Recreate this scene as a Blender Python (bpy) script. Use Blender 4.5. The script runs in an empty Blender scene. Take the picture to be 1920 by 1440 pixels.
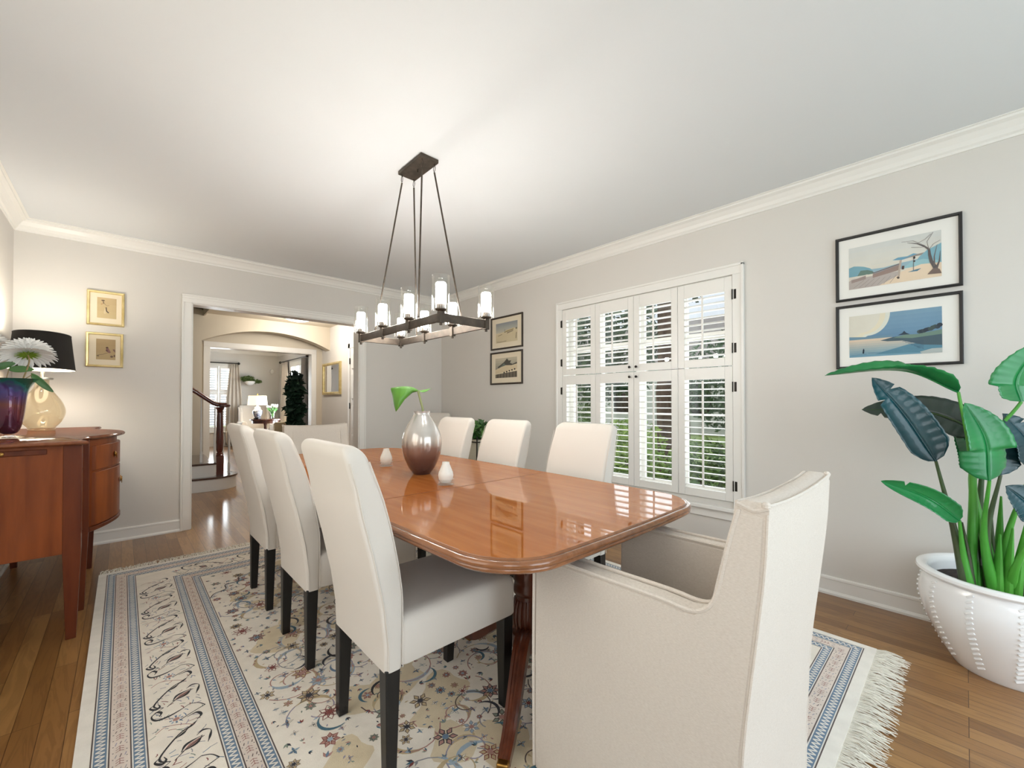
import bpy, math, random
from mathutils import Vector, Matrix
R = random.Random(7)
sc = bpy.context.scene
PI = math.pi

# ------------------------------------------------------------------ camera
cam_d = bpy.data.cameras.new('camera'); cam = bpy.data.objects.new('camera', cam_d)
sc.collection.objects.link(cam); sc.camera = cam
cam.location = (0, 0, 1.17)
cam.rotation_euler = (PI/2 + 0.0119, 0, -0.7475)
cam_d.sensor_width = 36; cam_d.lens = 786.895/1920*36
cam_d.shift_y = 0.0124; cam_d.clip_start = 0.02; cam_d.clip_end = 200

# ------------------------------------------------------------------ view
sc.view_settings.view_transform = 'Standard'
sc.view_settings.look = 'None'
sc.view_settings.gamma = 1
sc.view_settings.use_curve_mapping = False
sc.view_settings.exposure = 0.2
sc.cycles.max_bounces = 10; sc.cycles.diffuse_bounces = 6; sc.cycles.glossy_bounces = 4
sc.cycles.transparent_max_bounces = 16; sc.cycles.sample_clamp_indirect = 8
sc.cycles.use_denoising = True

# ------------------------------------------------------------------ sky
w = bpy.data.worlds.new('world'); sc.world = w; w.use_nodes = True
nt = w.node_tree; bg = nt.nodes['Background']
sky = nt.nodes.new('ShaderNodeTexSky'); sky.sky_type = 'NISHITA'; sky.sun_disc = False
sky.sun_elevation = math.radians(48); sky.sun_rotation = math.radians(200)
sky.air_density = 1.3; sky.dust_density = 3.0; sky.ozone_density = 1.0
hz = nt.nodes.new('ShaderNodeMix'); hz.data_type = 'RGBA'; hz.inputs[0].default_value = .65; hz.inputs[7].default_value = (8.0, 8.3, 8.7, 1)   # thin bright overcast
nt.links.new(sky.outputs[0], hz.inputs[6]); nt.links.new(hz.outputs[2], bg.inputs[0]); bg.inputs[1].default_value = 0.12

def light(name, kind, loc, energy, color, size=None, size_y=None, rot=(0,0,0), r=None):
    d = bpy.data.lights.new(name, kind); o = bpy.data.objects.new(name, d)
    sc.collection.objects.link(o); o.location = loc; o.rotation_euler = rot
    d.energy = energy; d.color = color
    if kind == 'AREA':
        d.shape = 'RECTANGLE'; d.size = size; d.size_y = size_y or size
    if r: d.shadow_soft_size = r
    return o
sun = light('sun', 'SUN', (0, 20, 12), 1.3, (1.0, .97, .92), rot=(math.radians(-38), math.radians(8), 0)); sun.data.angle = .02
# daylight in window openings; south, left and side ones unseen, added for fill
light('added_daylight_south', 'AREA', (1.4, -1.86, 1.25), 58, (0.76, 0.89, 1.0), 2.6, 2.1, (PI/2, 0, 0))
light('added_fill_left', 'AREA', (-.80, -.75, 1.55), 16, (0.93, 0.95, 1.0), 1.2, 1.2, (0, -PI/2, 0))
light('added_fill_side', 'AREA', (-.80, 1.3, 1.45), 12, (1.0, 0.88, 0.74), 1.5, 1.4, (0, -PI/2, 0))
light('daylight_east_window', 'AREA', (3.46, 1.9, 1.3), 20, (0.92, 0.96, 1.0), 1.5, 1.5, (0, PI/2, 0))
light('daylight_living_north', 'AREA', (1.75, 13.5, 1.3), 90, (0.9, 0.95, 1.0), 1.0, 1.6, (-PI/2, 0, 0))
light('daylight_living_east', 'AREA', (3.52, 11.5, 1.35), 150, (0.9, 0.95, 1.0), 1.6, 1.0, (0, PI/2, 0))

# ------------------------------------------------------------------ helpers
def lin(c):
    return tuple((x/12.92 if x <= .04045 else ((x+.055)/1.055)**2.4) for x in (v/255 for v in c))
MATS = {}
def mat(name, col, rough=.6, metal=0, coat=0, spec=.5, noise=None, bump=None, sheen=0, emit=None, coat_rough=.05, alpha=None):
    m = bpy.data.materials.new(name); m.use_nodes = True
    t = m.node_tree; b = t.nodes['Principled BSDF']
    c = lin(col); b.inputs['Base Color'].default_value = (*c, 1)
    b.inputs['Roughness'].default_value = rough; b.inputs['Metallic'].default_value = metal
    b.inputs['Coat Weight'].default_value = coat; b.inputs['Coat Roughness'].default_value = coat_rough
    b.inputs['Specular IOR Level'].default_value = spec
    if sheen: b.inputs['Sheen Weight'].default_value = sheen
    if emit: b.inputs['Emission Color'].default_value = (*lin(emit[0]), 1); b.inputs['Emission Strength'].default_value = emit[1]
    tc = t.nodes.new('ShaderNodeTexCoord')
    if noise:   # (scale, second colour, stretch)
        sc_, c2, st = noise
        mp = t.nodes.new('ShaderNodeMapping'); mp.inputs['Scale'].default_value = st
        n = t.nodes.new('ShaderNodeTexNoise'); n.inputs['Scale'].default_value = sc_; n.inputs['Detail'].default_value = 5
        r = t.nodes.new('ShaderNodeValToRGB'); r.color_ramp.elements[0].color = (*c, 1); r.color_ramp.elements[1].color = (*lin(c2), 1)
        r.color_ramp.elements[0].position = .35; r.color_ramp.elements[1].position = .68
        t.links.new(tc.outputs['Object'], mp.inputs[0]); t.links.new(mp.outputs[0], n.inputs[0])
        t.links.new(n.outputs['Fac'], r.inputs[0]); t.links.new(r.outputs[0], b.inputs['Base Color'])
    if bump:    # (scale, strength, stretch)
        mp = t.nodes.new('ShaderNodeMapping'); mp.inputs['Scale'].default_value = bump[2] if len(bump) > 2 else (1,1,1)
        n = t.nodes.new('ShaderNodeTexNoise'); n.inputs['Scale'].default_value = bump[0]; n.inputs['Detail'].default_value = 3
        bp = t.nodes.new('ShaderNodeBump'); bp.inputs['Strength'].default_value = bump[1]; bp.inputs['Distance'].default_value = .004
        t.links.new(tc.outputs['Object'], mp.inputs[0]); t.links.new(mp.outputs[0], n.inputs[0])
        t.links.new(n.outputs['Fac'], bp.inputs['Height']); t.links.new(bp.outputs[0], b.inputs['Normal'])
    MATS[name] = m
    return m
def emis(name, col, s):
    m = bpy.data.materials.new(name); m.use_nodes = True; t = m.node_tree
    t.nodes.remove(t.nodes['Principled BSDF']); e = t.nodes.new('ShaderNodeEmission')
    e.inputs[0].default_value = (*lin(col), 1); e.inputs[1].default_value = s
    t.links.new(e.outputs[0], t.nodes['Material Output'].inputs[0]); return m
def clear(name, tint, gloss, rough=.02, fres=1.35):
    """thin clear glass: see-through with a Fresnel reflection"""
    m = bpy.data.materials.new(name); m.use_nodes = True; t = m.node_tree
    t.nodes.remove(t.nodes['Principled BSDF'])
    a = t.nodes.new('ShaderNodeBsdfTransparent'); a.inputs[0].default_value = (*tint, 1)
    g = t.nodes.new('ShaderNodeBsdfGlossy'); g.inputs['Roughness'].default_value = rough; g.inputs[0].default_value = (*gloss, 1)
    lw = t.nodes.new('ShaderNodeLayerWeight'); pw = t.nodes.new('ShaderNodeMath'); pw.operation = 'POWER'; pw.inputs[1].default_value = 3.5
    f = t.nodes.new('ShaderNodeMath'); f.operation = 'MULTIPLY_ADD'; f.inputs[1].default_value = .75; f.inputs[2].default_value = (fres-1)*.12
    t.links.new(lw.outputs['Facing'], pw.inputs[0]); t.links.new(pw.outputs[0], f.inputs[0])
    x = t.nodes.new('ShaderNodeMixShader')
    t.links.new(f.outputs[0], x.inputs[0]); t.links.new(a.outputs[0], x.inputs[1]); t.links.new(g.outputs[0], x.inputs[2])
    t.links.new(x.outputs[0], t.nodes['Material Output'].inputs[0]); return m

class MB:
    def __init__(s): s.v = []; s.f = []; s.m = []; s.cur = 0
    def add(s, vs, fs):
        o = len(s.v); s.v += [tuple(p) for p in vs]
        s.f += [tuple(i+o for i in f) for f in fs]; s.m += [s.cur]*len(fs); return s
    def box(s, x0, x1, y0, y1, z0, z1):
        return s.add([(x0,y0,z0),(x1,y0,z0),(x1,y1,z0),(x0,y1,z0),(x0,y0,z1),(x1,y0,z1),(x1,y1,z1),(x0,y1,z1)],
                     [(0,3,2,1),(4,5,6,7),(0,1,5,4),(1,2,6,5),(2,3,7,6),(3,0,4,7)])
    def obox(s, M, hx, hy, hz):
        vs = [M @ Vector((a*hx, b*hy, c*hz)) for c in (-1,1) for a,b in ((-1,-1),(1,-1),(1,1),(-1,1))]
        return s.add(vs, [(0,3,2,1),(4,5,6,7),(0,1,5,4),(1,2,6,5),(2,3,7,6),(3,0,4,7)])
    def loft(s, rings, cap=(True, True), closed=True):
        n = len(rings[0]); vs = [p for r in rings for p in r]; fs = []
        for i in range(len(rings)-1):
            for j in range(n if closed else n-1):
                k = (j+1) % n; fs.append((i*n+j, i*n+k, (i+1)*n+k, (i+1)*n+j))
        if cap[0]: fs.append(tuple(range(n-1, -1, -1)))
        if cap[1]: fs.append(tuple((len(rings)-1)*n+j for j in range(n)))
        return s.add(vs, fs)
    def lathe(s, prof, c=(0,0,0), n=32, cap=(True, True), sx=1, sy=1):
        return s.loft([[(c[0]+r*sx*math.cos(2*PI*j/n), c[1]+r*sy*math.sin(2*PI*j/n), c[2]+z) for j in range(n)] for r, z in prof], cap)
    def tube(s, pts, r, n=8, cap=True, flat=1.0):
        P = [Vector(p) for p in pts]; rs = r if isinstance(r, (list, tuple)) else [r]*len(P)
        rings = []; up = None
        for i, p in enumerate(P):
            d = (P[min(i+1, len(P)-1)] - P[max(i-1, 0)]).normalized()
            if up is None: up = d.orthogonal().normalized()
            else: up = (up - d*up.dot(d)); up = up.normalized() if up.length > 1e-6 else d.orthogonal().normalized()
            q = d.cross(up)
            rings.append([p + (up*math.cos(2*PI*j/n) + q*math.sin(2*PI*j/n)*flat)*rs[i] for j in range(n)])
        return s.loft(rings, (cap, cap))
    def prism(s, poly, z0, z1, fn=lambda a,b,c: (a,b,c)):
        return s.loft([[fn(a, b, z) for a, b in poly] for z in (z0, z1)])
    def poly(s, pts): return s.add(pts, [tuple(range(len(pts)))])
    def grid(s, fn, nu, nv):
        vs = [fn(i/nu, j/nv) for i in range(nu+1) for j in range(nv+1)]
        return s.add(vs, [(i*(nv+1)+j, (i+1)*(nv+1)+j, (i+1)*(nv+1)+j+1, i*(nv+1)+j+1) for i in range(nu) for j in range(nv)])
    def build(s, name, mats, parent=None, off=(0,0,0), bevel=0, smooth=35, seg=2, solid=0, sub=0, flip=False):
        me = bpy.data.meshes.new(name)
        ox, oy, oz = off
        me.from_pydata([(x-ox, y-oy, z-oz) for x, y, z in s.v], [], s.f)
        for m in (mats if isinstance(mats, (list, tuple)) else [mats]): me.materials.append(m)
        me.polygons.foreach_set('material_index', s.m)
        if smooth:
            me.polygons.foreach_set('use_smooth', [True]*len(s.f))
            me.set_sharp_from_angle(angle=math.radians(smooth))
        me.validate(); me.update()
        o = bpy.data.objects.new(name, me); sc.collection.objects.link(o)
        if parent is not None: o.parent = parent
        else: o.location = off
        if solid: md = o.modifiers.new('thickness', 'SOLIDIFY'); md.thickness = solid; md.offset = 0
        if bevel: md = o.modifiers.new('bevel', 'BEVEL'); md.width = bevel; md.segments = seg; md.limit_method = 'ANGLE'; md.angle_limit = math.radians(40)
        if sub: md = o.modifiers.new('smooth', 'SUBSURF'); md.levels = sub; md.render_levels = sub
        return o
def tag(o, label, cat, group=None, kind=None):
    o['label'] = label; o['category'] = cat
    if group: o['group'] = group
    if kind: o['kind'] = kind
    return o
def struct(o, label=None, cat=None):
    o['kind'] = 'structure'
    if label: o['label'] = label
    if cat: o['category'] = cat
    return o
def thing(name, label, cat, loc=(0,0,0), rz=0, group=None):
    o = bpy.data.objects.new(name, None); sc.collection.objects.link(o); o.empty_display_size = .1
    o.location = loc; o.rotation_euler = (0, 0, rz); return tag(o, label, cat, group)
def dup(rt, loc, rz, label, group=None):
    c = rt.copy(); sc.collection.objects.link(c); c.location = loc; c.rotation_euler = (0, 0, rz); c['label'] = label
    if group: c['group'] = group
    def rec(a, b):
        for ch in list(a.children):
            d = ch.copy(); sc.collection.objects.link(d); d.parent = b; rec(ch, d)
    rec(rt, c); return c
def rrect(cx, cy, hx, hy, r, z, n=5, fn=None):
    pts = []
    for k, (sx, sy) in enumerate(((1,1),(-1,1),(-1,-1),(1,-1))):
        for i in range(n+1):
            a = k*PI/2 + i*PI/2/n
            pts.append((cx+sx*(hx-r)+r*math.cos(a), cy+sy*(hy-r)+r*math.sin(a), z))
    return pts
def lerp(tab, t):
    for (a, va), (b, vb) in zip(tab, tab[1:]):
        if t <= b:
            k = (t-a)/(b-a); k = max(0, min(1, k))
            return va+(vb-va)*k
    return tab[-1][1]
def bez(pts, n):
    """Catmull-Rom through points"""
    P = [Vector(p) for p in pts]; P = [P[0]*2-P[1]] + P + [P[-1]*2-P[-2]]; out = []
    for i in range(1, len(P)-2):
        for k in range(n):
            t = k/n; a, b, c, d = P[i-1], P[i], P[i+1], P[i+2]
            out.append(.5*((2*b)+(c-a)*t+(2*a-5*b+4*c-d)*t*t+(3*b-a-3*c+d)*t**3))
    out.append(P[-2]); return out

# ------------------------------------------------------------------ materials
M_wall = mat('wall_paint', (215,211,205), .75, noise=(1.2, (213,209,203), (1,1,1)), bump=(90, .08))
M_hall = mat('wall_paint_warm_lit', (208,198,180), .75, bump=(90, .08))  # same paint as the dining walls, warm hall light put into the colour
M_ceil = mat('ceiling_paint', (220,223,225), .85, bump=(60, .05))
M_trim = mat('white_trim_paint', (233,231,226), .35, spec=.4)
M_cream = mat('cream_upholstery', (218,211,202), .9, sheen=.1, bump=(500, .15))
M_linen = mat('linen_slipcover', (220,211,200), .92, sheen=.1, noise=(140, (208,198,186), (1,1,6)), bump=(260, .35, (1,1,4)))
M_blackwood = mat('black_leg_paint', (20,18,17), .35)
M_bronze = mat('oil_rubbed_bronze', (70,62,55), .45, metal=.75, noise=(30, (88,78,68), (1,1,1)))
M_brass = mat('antique_brass', (170,130,70), .3, metal=1)
M_gold = mat('gold_leaf_frame', (214,192,132), .35, metal=.8, noise=(14, (236,218,164), (1,1,1)))
M_black = mat('black_frame_paint', (28,27,27), .4)
M_matte = mat('mount_board', (232,230,224), .8, coat=.3)
M_creamboard = mat('cream_mount_board', (226,214,190), .8, coat=.3)
M_dark = mat('dark_iron', (40,36,32), .5, metal=.6)
M_white = mat('white_glaze', (248,249,250), .18, coat=.4)
M_opal = mat('opal_glass', (240,238,230), .35)
M_clear = clear('clear_glass', (.96,.97,.97), (1,1,1), .02, 1.45)
M_pane = clear('window_glass', (.97,.98,.98), (1,1,1), .01, 1.25)

def wood(name, c1, c2, axis='y', rough=.3, coat=.5, scale=3.0, coat_rough=.05):
    m = bpy.data.materials.new(name); m.use_nodes = True; t = m.node_tree; b = t.nodes['Principled BSDF']
    b.inputs['Roughness'].default_value = rough; b.inputs['Coat Weight'].default_value = coat; b.inputs['Coat Roughness'].default_value = coat_rough
    tc = t.nodes.new('ShaderNodeTexCoord'); mp = t.nodes.new('ShaderNodeMapping')
    st = {'x': (1, 9, 9), 'y': (9, 1, 9), 'z': (9, 9, 1)}[axis]
    mp.inputs['Scale'].default_value = st
    n = t.nodes.new('ShaderNodeTexNoise'); n.inputs['Scale'].default_value = scale; n.inputs['Detail'].default_value = 6; n.inputs['Distortion'].default_value = .4
    n2 = t.nodes.new('ShaderNodeTexNoise'); n2.inputs['Scale'].default_value = scale*.5
    mx = t.nodes.new('ShaderNodeMath'); mx.operation = 'MULTIPLY_ADD'; mx.inputs[1].default_value = .5
    r = t.nodes.new('ShaderNodeValToRGB'); r.color_ramp.elements[0].color = (*lin(c1), 1); r.color_ramp.elements[1].color = (*lin(c2), 1)
    r.color_ramp.elements[0].position = .55; r.color_ramp.elements[1].position = .95
    t.links.new(tc.outputs['Object'], mp.inputs[0]); t.links.new(mp.outputs[0], n.inputs[0]); t.links.new(tc.outputs['Object'], n2.inputs[0])
    t.links.new(n2.outputs['Fac'], mx.inputs[0]); t.links.new(n.outputs['Fac'], mx.inputs[2]); t.links.new(mx.outputs[0], r.inputs[0])
    t.links.new(r.outputs[0], b.inputs['Base Color']); return m
def polished(name, c1, c2, rough, cap=.36, ior=1.6):
    """lacquered wood: stained diffuse body under a clear reflecting lacquer"""
    m = wood(name, c1, c2, 'y', rough, 0, 3.0); t = m.node_tree; p = t.nodes['Principled BSDF']; src = p.inputs['Base Color'].links[0].from_socket
    d = t.nodes.new('ShaderNodeBsdfDiffuse'); g = t.nodes.new('ShaderNodeBsdfGlossy'); g.inputs['Roughness'].default_value = rough
    f = t.nodes.new('ShaderNodeFresnel'); f.inputs[0].default_value = ior; mn = t.nodes.new('ShaderNodeMath'); mn.operation = 'MINIMUM'; mn.inputs[1].default_value = cap
    x = t.nodes.new('ShaderNodeMixShader'); t.links.new(src, d.inputs[0]); t.links.new(f.outputs[0], mn.inputs[0]); t.links.new(mn.outputs[0], x.inputs[0])
    t.links.new(d.outputs[0], x.inputs[1]); t.links.new(g.outputs[0], x.inputs[2]); t.links.new(x.outputs[0], t.nodes['Material Output'].inputs[0]); t.nodes.remove(p); return m
M_table = polished('polished_cherry', (170,98,46), (188,118,60), .02, .35, 1.9)
M_tedge = wood('table_edge_cherry', (120,72,38), (150,96,56), 'y', .25, .8)
M_ped = wood('pedestal_mahogany', (82,38,22), (110,56,34), 'z', .3, .6)
M_side = wood('sideboard_cherry', (104,48,20), (146,76,34), 'z', .42, .2, 1.6)
M_side2 = wood('sideboard_dark_cherry', (84,36,18), (112,54,26), 'z', .42, .2, 2.0)
M_sidetop = polished('sideboard_top_cherry', (104,56,34), (132,78,50), .08, .3)
for m_ in (M_side, M_side2): m_.node_tree.nodes['Principled BSDF'].inputs['Specular IOR Level'].default_value = .2
M_rail = wood('stair_mahogany', (70,26,20), (98,42,30), 'z', .25, .7)

def floor_mat():
    m = bpy.data.materials.new('oak_floor'); m.use_nodes = True; t = m.node_tree; b = t.nodes['Principled BSDF']
    N = t.nodes.new; L = t.links.new
    tc = N('ShaderNodeTexCoord'); mp = N('ShaderNodeMapping'); mp.inputs['Rotation'].default_value = (0, 0, PI/2)
    br = N('ShaderNodeTexBrick'); br.offset = .37; br.offset_frequency = 3
    br.inputs['Scale'].default_value = 1; br.inputs['Brick Width'].default_value = 1.15; br.inputs['Row Height'].default_value = .07
    br.inputs['Mortar Size'].default_value = .0012; br.inputs['Mortar Smooth'].default_value = .3; br.inputs['Bias'].default_value = 0
    br.inputs['Color1'].default_value = (0, 0, 0, 1); br.inputs['Color2'].default_value = (1, 1, 1, 1); br.inputs['Mortar'].default_value = (.5, .5, .5, 1)
    L(tc.outputs['Object'], mp.inputs[0]); L(mp.outputs[0], br.inputs[0])
    # grain: stretched noise shifted per board
    sep = N('ShaderNodeSeparateXYZ'); L(tc.outputs['Object'], sep.inputs[0])
    add = N('ShaderNodeMath'); add.operation = 'MULTIPLY_ADD'; add.inputs[1].default_value = 7.3
    L(br.outputs['Color'], add.inputs[0]); L(sep.outputs['X'], add.inputs[2])
    sx = N('ShaderNodeMath'); sx.operation = 'MULTIPLY'; sx.inputs[1].default_value = 22; L(add.outputs[0], sx.inputs[0])
    sy = N('ShaderNodeMath'); sy.operation = 'MULTIPLY'; sy.inputs[1].default_value = 2.2; L(sep.outputs['Y'], sy.inputs[0])
    cb = N('ShaderNodeCombineXYZ'); L(sx.outputs[0], cb.inputs[0]); L(sy.outputs[0], cb.inputs[1])
    n = N('ShaderNodeTexNoise'); n.inputs['Scale'].default_value = 1.0; n.inputs['Detail'].default_value = 5; n.inputs['Distortion'].default_value = 1.2; L(cb.outputs[0], n.inputs[0])
    wv = N('ShaderNodeMath'); wv.operation = 'SINE'; ml = N('ShaderNodeMath'); ml.operation = 'MULTIPLY'; ml.inputs[1].default_value = 30
    L(n.outputs['Fac'], ml.inputs[0]); L(ml.outputs[0], wv.inputs[0])
    r1 = N('ShaderNodeValToRGB'); e = r1.color_ramp.elements
    e[0].position = 0; e[0].color = (*lin((130,90,48)), 1); e[1].position = 1; e[1].color = (*lin((166,124,74)), 1)
    e.new(.5).color = (*lin((148,106,60)), 1); L(br.outputs['Color'], r1.inputs[0])
    r2 = N('ShaderNodeValToRGB'); r2.color_ramp.elements[0].position = .0; r2.color_ramp.elements[0].color = (.55,.5,.45,1); r2.color_ramp.elements[1].position = .75; r2.color_ramp.elements[1].color = (1,1,1,1)
    mr = N('ShaderNodeMapRange'); mr.inputs[1].default_value = -1; L(wv.outputs[0], mr.inputs[0]); L(mr.outputs[0], r2.inputs[0])
    mx = N('ShaderNodeMix'); mx.data_type = 'RGBA'; mx.blend_type = 'MULTIPLY'; mx.inputs[0].default_value = .42
    L(r1.outputs[0], mx.inputs[6]); L(r2.outputs[0], mx.inputs[7])
    mx2 = N('ShaderNodeMix'); mx2.data_type = 'RGBA'; L(br.outputs['Fac'], mx2.inputs[0]); L(mx.outputs[2], mx2.inputs[6]); mx2.inputs[7].default_value = (*lin((78,50,26)), 1)
    L(mx2.outputs[2], b.inputs['Base Color'])
    b.inputs['Roughness'].default_value = .3; b.inputs['Coat Weight'].default_value = .35; b.inputs['Coat Roughness'].default_value = .12
    bp = N('ShaderNodeBump'); bp.inputs['Strength'].default_value = .12; bp.inputs['Distance'].default_value = .002; bp.invert = True
    L(br.outputs['Fac'], bp.inputs['Height']); L(bp.outputs[0], b.inputs['Normal']); return m
M_floor = floor_mat()

# ------------------------------------------------------------------ room shell
XL, XR, YS, YB, ZC = -.611, 3.176, -1.7, 4.842, 2.552
T = .14
b = MB(); b.box(-3.2, 3.6, -1.9, 13.6, -.1, 0); struct(b.build('floor', M_floor), 'golden brown oak strip floor', 'floor')
def wall_holes(name, axis, c0, c1, a0, a1, z0, z1, holes, m, label):
    """wall slab; axis 'x' = constant x between c0 and c1 running along y, 'y' the other way; holes (a0,a1,z0,z1)"""
    b = MB()
    cuts = sorted(set([a0, a1] + [h[0] for h in holes] + [h[1] for h in holes]))
    for p, q in zip(cuts, cuts[1:]):
        hs = sorted([h for h in holes if h[0] <= p and h[1] >= q], key=lambda h: h[2]); z = z0
        for h in hs + [(0, 0, z1, z1)]:
            if h[2] > z + 1e-6:
                if axis == 'x': b.box(c0, c1, p, q, z, h[2])
                else: b.box(p, q, c0, c1, z, h[2])
            z = h[3]
    return struct(b.build(name, m), label, 'wall')
WY0, WY1, WZ0, WZ1 = 1.10, 2.69, .455, 2.07
wall_holes('wall_right', 'x', XR, XR+T, YS-T, YB+T, 0, ZC, [(WY0, WY1, WZ0, WZ1)], M_wall, 'greige dining room wall holding the shuttered window')
wall_holes('wall_back', 'y', YB, YB+T, XL-T, XR, 0, ZC, [(.46, 2.035, 0, 2.08)], M_wall, 'greige far wall with the cased opening to the hall')
wall_holes('wall_left', 'x', XL-T, XL, YS-T, YB, 0, ZC, [(-1.35, -.15, .9, 2.2), (.5, 2.1, .7, 2.2)], M_wall, 'greige wall behind the sideboard')  # both openings are for the added fill windows
wall_holes('wall_south', 'y', YS-T, YS, XL, XR, 0, ZC, [(.1, 2.7, .2, 2.3)], M_wall, 'greige wall behind the viewer with an added large window')
b = MB(); b.box(XL-T, XR+T, YS-T, YB+T, ZC, ZC+.2); struct(b.build('ceiling', M_ceil), 'flat white dining room ceiling', 'ceiling')

def crown(name, p, q, nrm, zc=ZC, d=.085, h=.091, m=M_trim, c0=1, c1=1):
    """crown moulding run along wall foot p->q, nrm points into the room; mitred at both ends"""
    prof = [(0, -h), (.008, -h), (.010, -h+.012), (.020, -h+.020), (.030, -h+.040), (.050, -.026), (d-.014, -.016), (d-.012, -.006), (d, -.004), (d, 0), (0, 0)]
    P, Q, n = Vector(p), Vector(q), Vector(nrm); t = (Q-P).normalized(); b = MB()
    b.loft([[(*(P + n*a + t*a*c0), zc+z) for a, z in prof], [(*(Q + n*a - t*a*c1), zc+z) for a, z in prof]])
    return struct(b.build(name, m, smooth=0), 'white crown moulding', 'moulding')
crown('trim_1', (XR, YS), (XR, YB), (-1, 0)); crown('trim_2', (XL, YB), (XR, YB), (0, -1))
crown('trim_3', (XL, YS), (XL, YB), (1, 0)); crown('trim_4', (XL, YS), (XR, YS), (0, 1))
def baseb(name, p, q, nrm, c0=0, c1=0):
    prof = [(0, 0), (.024, 0), (.024, .012), (.016, .022), (.013, .024), (.013, .088), (.016, .092), (.015, .102), (.008, .107), (0, .107)]
    P, Q, n = Vector(p), Vector(q), Vector(nrm); t = (Q-P).normalized(); b = MB()
    b.loft([[(*(P + n*a + t*a*c0), z) for a, z in prof], [(*(Q + n*a - t*a*c1), z) for a, z in prof]])
    return struct(b.build(name, M_trim, smooth=0), 'white baseboard', 'baseboard')
baseb('baseboard_right', (XR, YS), (XR, YB), (-1, 0), 1, 1)
baseb('baseboard_back', (XL, YB), (.387, YB), (0, -1), 1, 0)
baseb('baseboard_corner', (2.108, YB), (XR, YB), (0, -1), 0, 1)
baseb('baseboard_left', (XL, YS), (XL, YB), (1, 0), 1, 1)
baseb('baseboard_hall', (2.81, YB+T), (2.81, 7.02), (-1, 0))
# cased opening to the hall
b = MB()
for x0, x1 in ((.387, .46), (2.035, 2.108)):
    b.box(x0, x1, YB-.018, YB, 0, 2.08); b.box(x0-.002 if x0 < 1 else x1-.014, x0+.014 if x0 < 1 else x1+.002, YB-.026, YB, 0, 2.08)
b.box(.387, 2.108, YB-.018, YB, 2.08, 2.153); b.box(.383, 2.112, YB-.026, YB, 2.139, 2.155); b.box(.387, 2.108, YB-.021, YB, 2.116, 2.128)
b.box(.446, .47, YB-.004, YB+T+.004, 0, 2.08); b.box(2.025, 2.049, YB-.004, YB+T+.004, 0, 2.08); b.box(.446, 2.049, YB-.004, YB+T+.004, 2.07, 2.094)
for x0, x1 in ((.387, .46), (2.035, 2.108)): b.box(x0, x1, YB+T, YB+T+.018, 0, 2.08)
b.box(.387, 2.108, YB+T, YB+T+.018, 2.08, 2.153)
struct(b.build('trim_5', M_trim, bevel=.003), 'white casing round the opening to the hall', 'moulding')

# ------------------------------------------------------------------ hall (foyer) and living room
HX = 2.81; AY = 8.0; AY2 = 8.55
wall_holes('wall_hall_right', 'x', HX, HX+.14, YB+T, AY2+.03, 0, 2.6, [], M_wall, 'hall wall with the framed mirror')
wall_holes('wall_hall_left', 'x', -3.0, -2.86, YB+T, AY, 0, 4.2, [], M_hall, 'far side wall of the stairwell')
b = MB()   # wall with the arched opening
xa, xb, zs, zt = .883, 2.81, 2.12, 2.352
def arch(x):
    hw = (xb-xa)/2; rise = zt-zs; rad = (hw*hw+rise*rise)/(2*rise); cx = (xa+xb)/2
    return zt-rad+math.sqrt(max(0, rad*rad-(x-cx)**2))
b.box(-3.0, xa, AY, AY+.2, 0, 4.2)
xs = [xa+(xb-xa)*i/24 for i in range(25)]
b.loft([[(x, AY, arch(x)), (x, AY+.2, arch(x)), (x, AY+.2, 2.6), (x, AY, 2.6)] for x in xs])
b.box(xa, xb, AY, AY+.2, 2.59, 4.2)
struct(b.build('wall_arch', M_hall, smooth=20), 'hall wall with a shallow arch, warm light mixed into its colour', 'wall')
b = MB(); b.box(-3.0, 1.03, AY+.42, AY2+.03, 0, 2.6); b.box(2.63, HX, AY+.42, AY2+.03, 0, 2.6); b.box(1.03, 2.63, AY+.42, AY2+.03, 2.095, 2.6); b.box(HX+.14, 3.39, AY2-.1, AY2+.03, 0, 2.6); b.box(-3, xa-.03, AY+.2, AY+.42, 0, 2.6)
struct(b.build('wall_living_entry', M_hall), 'wall with the opening to the living room', 'wall')
b = MB()
for x0, x1 in ((.955, 1.043), (2.615, 2.703)): b.box(x0, x1, AY+.402, AY+.42, 0, 2.078)
b.box(.955, 2.703, AY+.402, AY+.42, 2.078, 2.16); b.box(1.025, 1.043, AY+.41, AY2+.04, 0, 2.078); b.box(2.615, 2.635, AY+.41, AY2+.04, 0, 2.078); b.box(1.03, 2.63, AY+.41, AY2+.04, 2.065, 2.1)
struct(b.build('trim_6', M_trim, bevel=.003), 'white casing of the living room opening', 'moulding')
b = MB(); b.box(.91, HX+.14, YB+T, AY, 2.545, 2.85); b.box(.8, HX+.14, AY, AY2+.03, 2.6, 2.7); b.box(-3.0, .91, YB+T, AY, 4.1, 4.2)
struct(b.build('ceiling_hall', M_hall), 'hall ceiling ending at the open stairwell', 'ceiling')
b = MB(); b.box(.90, .92, YB+T, AY, 2.5, 4.1); b.box(-3, .92, YB+T-.02, YB+T, 2.6, 4.2)
struct(b.build('wall_stairwell', M_hall), 'upper wall of the stairwell', 'wall')
LY, LX = 13.3, 3.25
wall_holes('wall_living_far', 'y', LY, LY+.14, -3, LX+.14, 0, 2.6, [(1.25, 2.13, .45, 2.1)], M_wall, 'far greige wall of the living room')
wall_holes('wall_living_right', 'x', LX, LX+.14, AY2, LY, 0, 2.6, [(10.9, 12.1, .4, 2.14)], M_wall, 'side wall of the living room with the curtained window')
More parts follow.
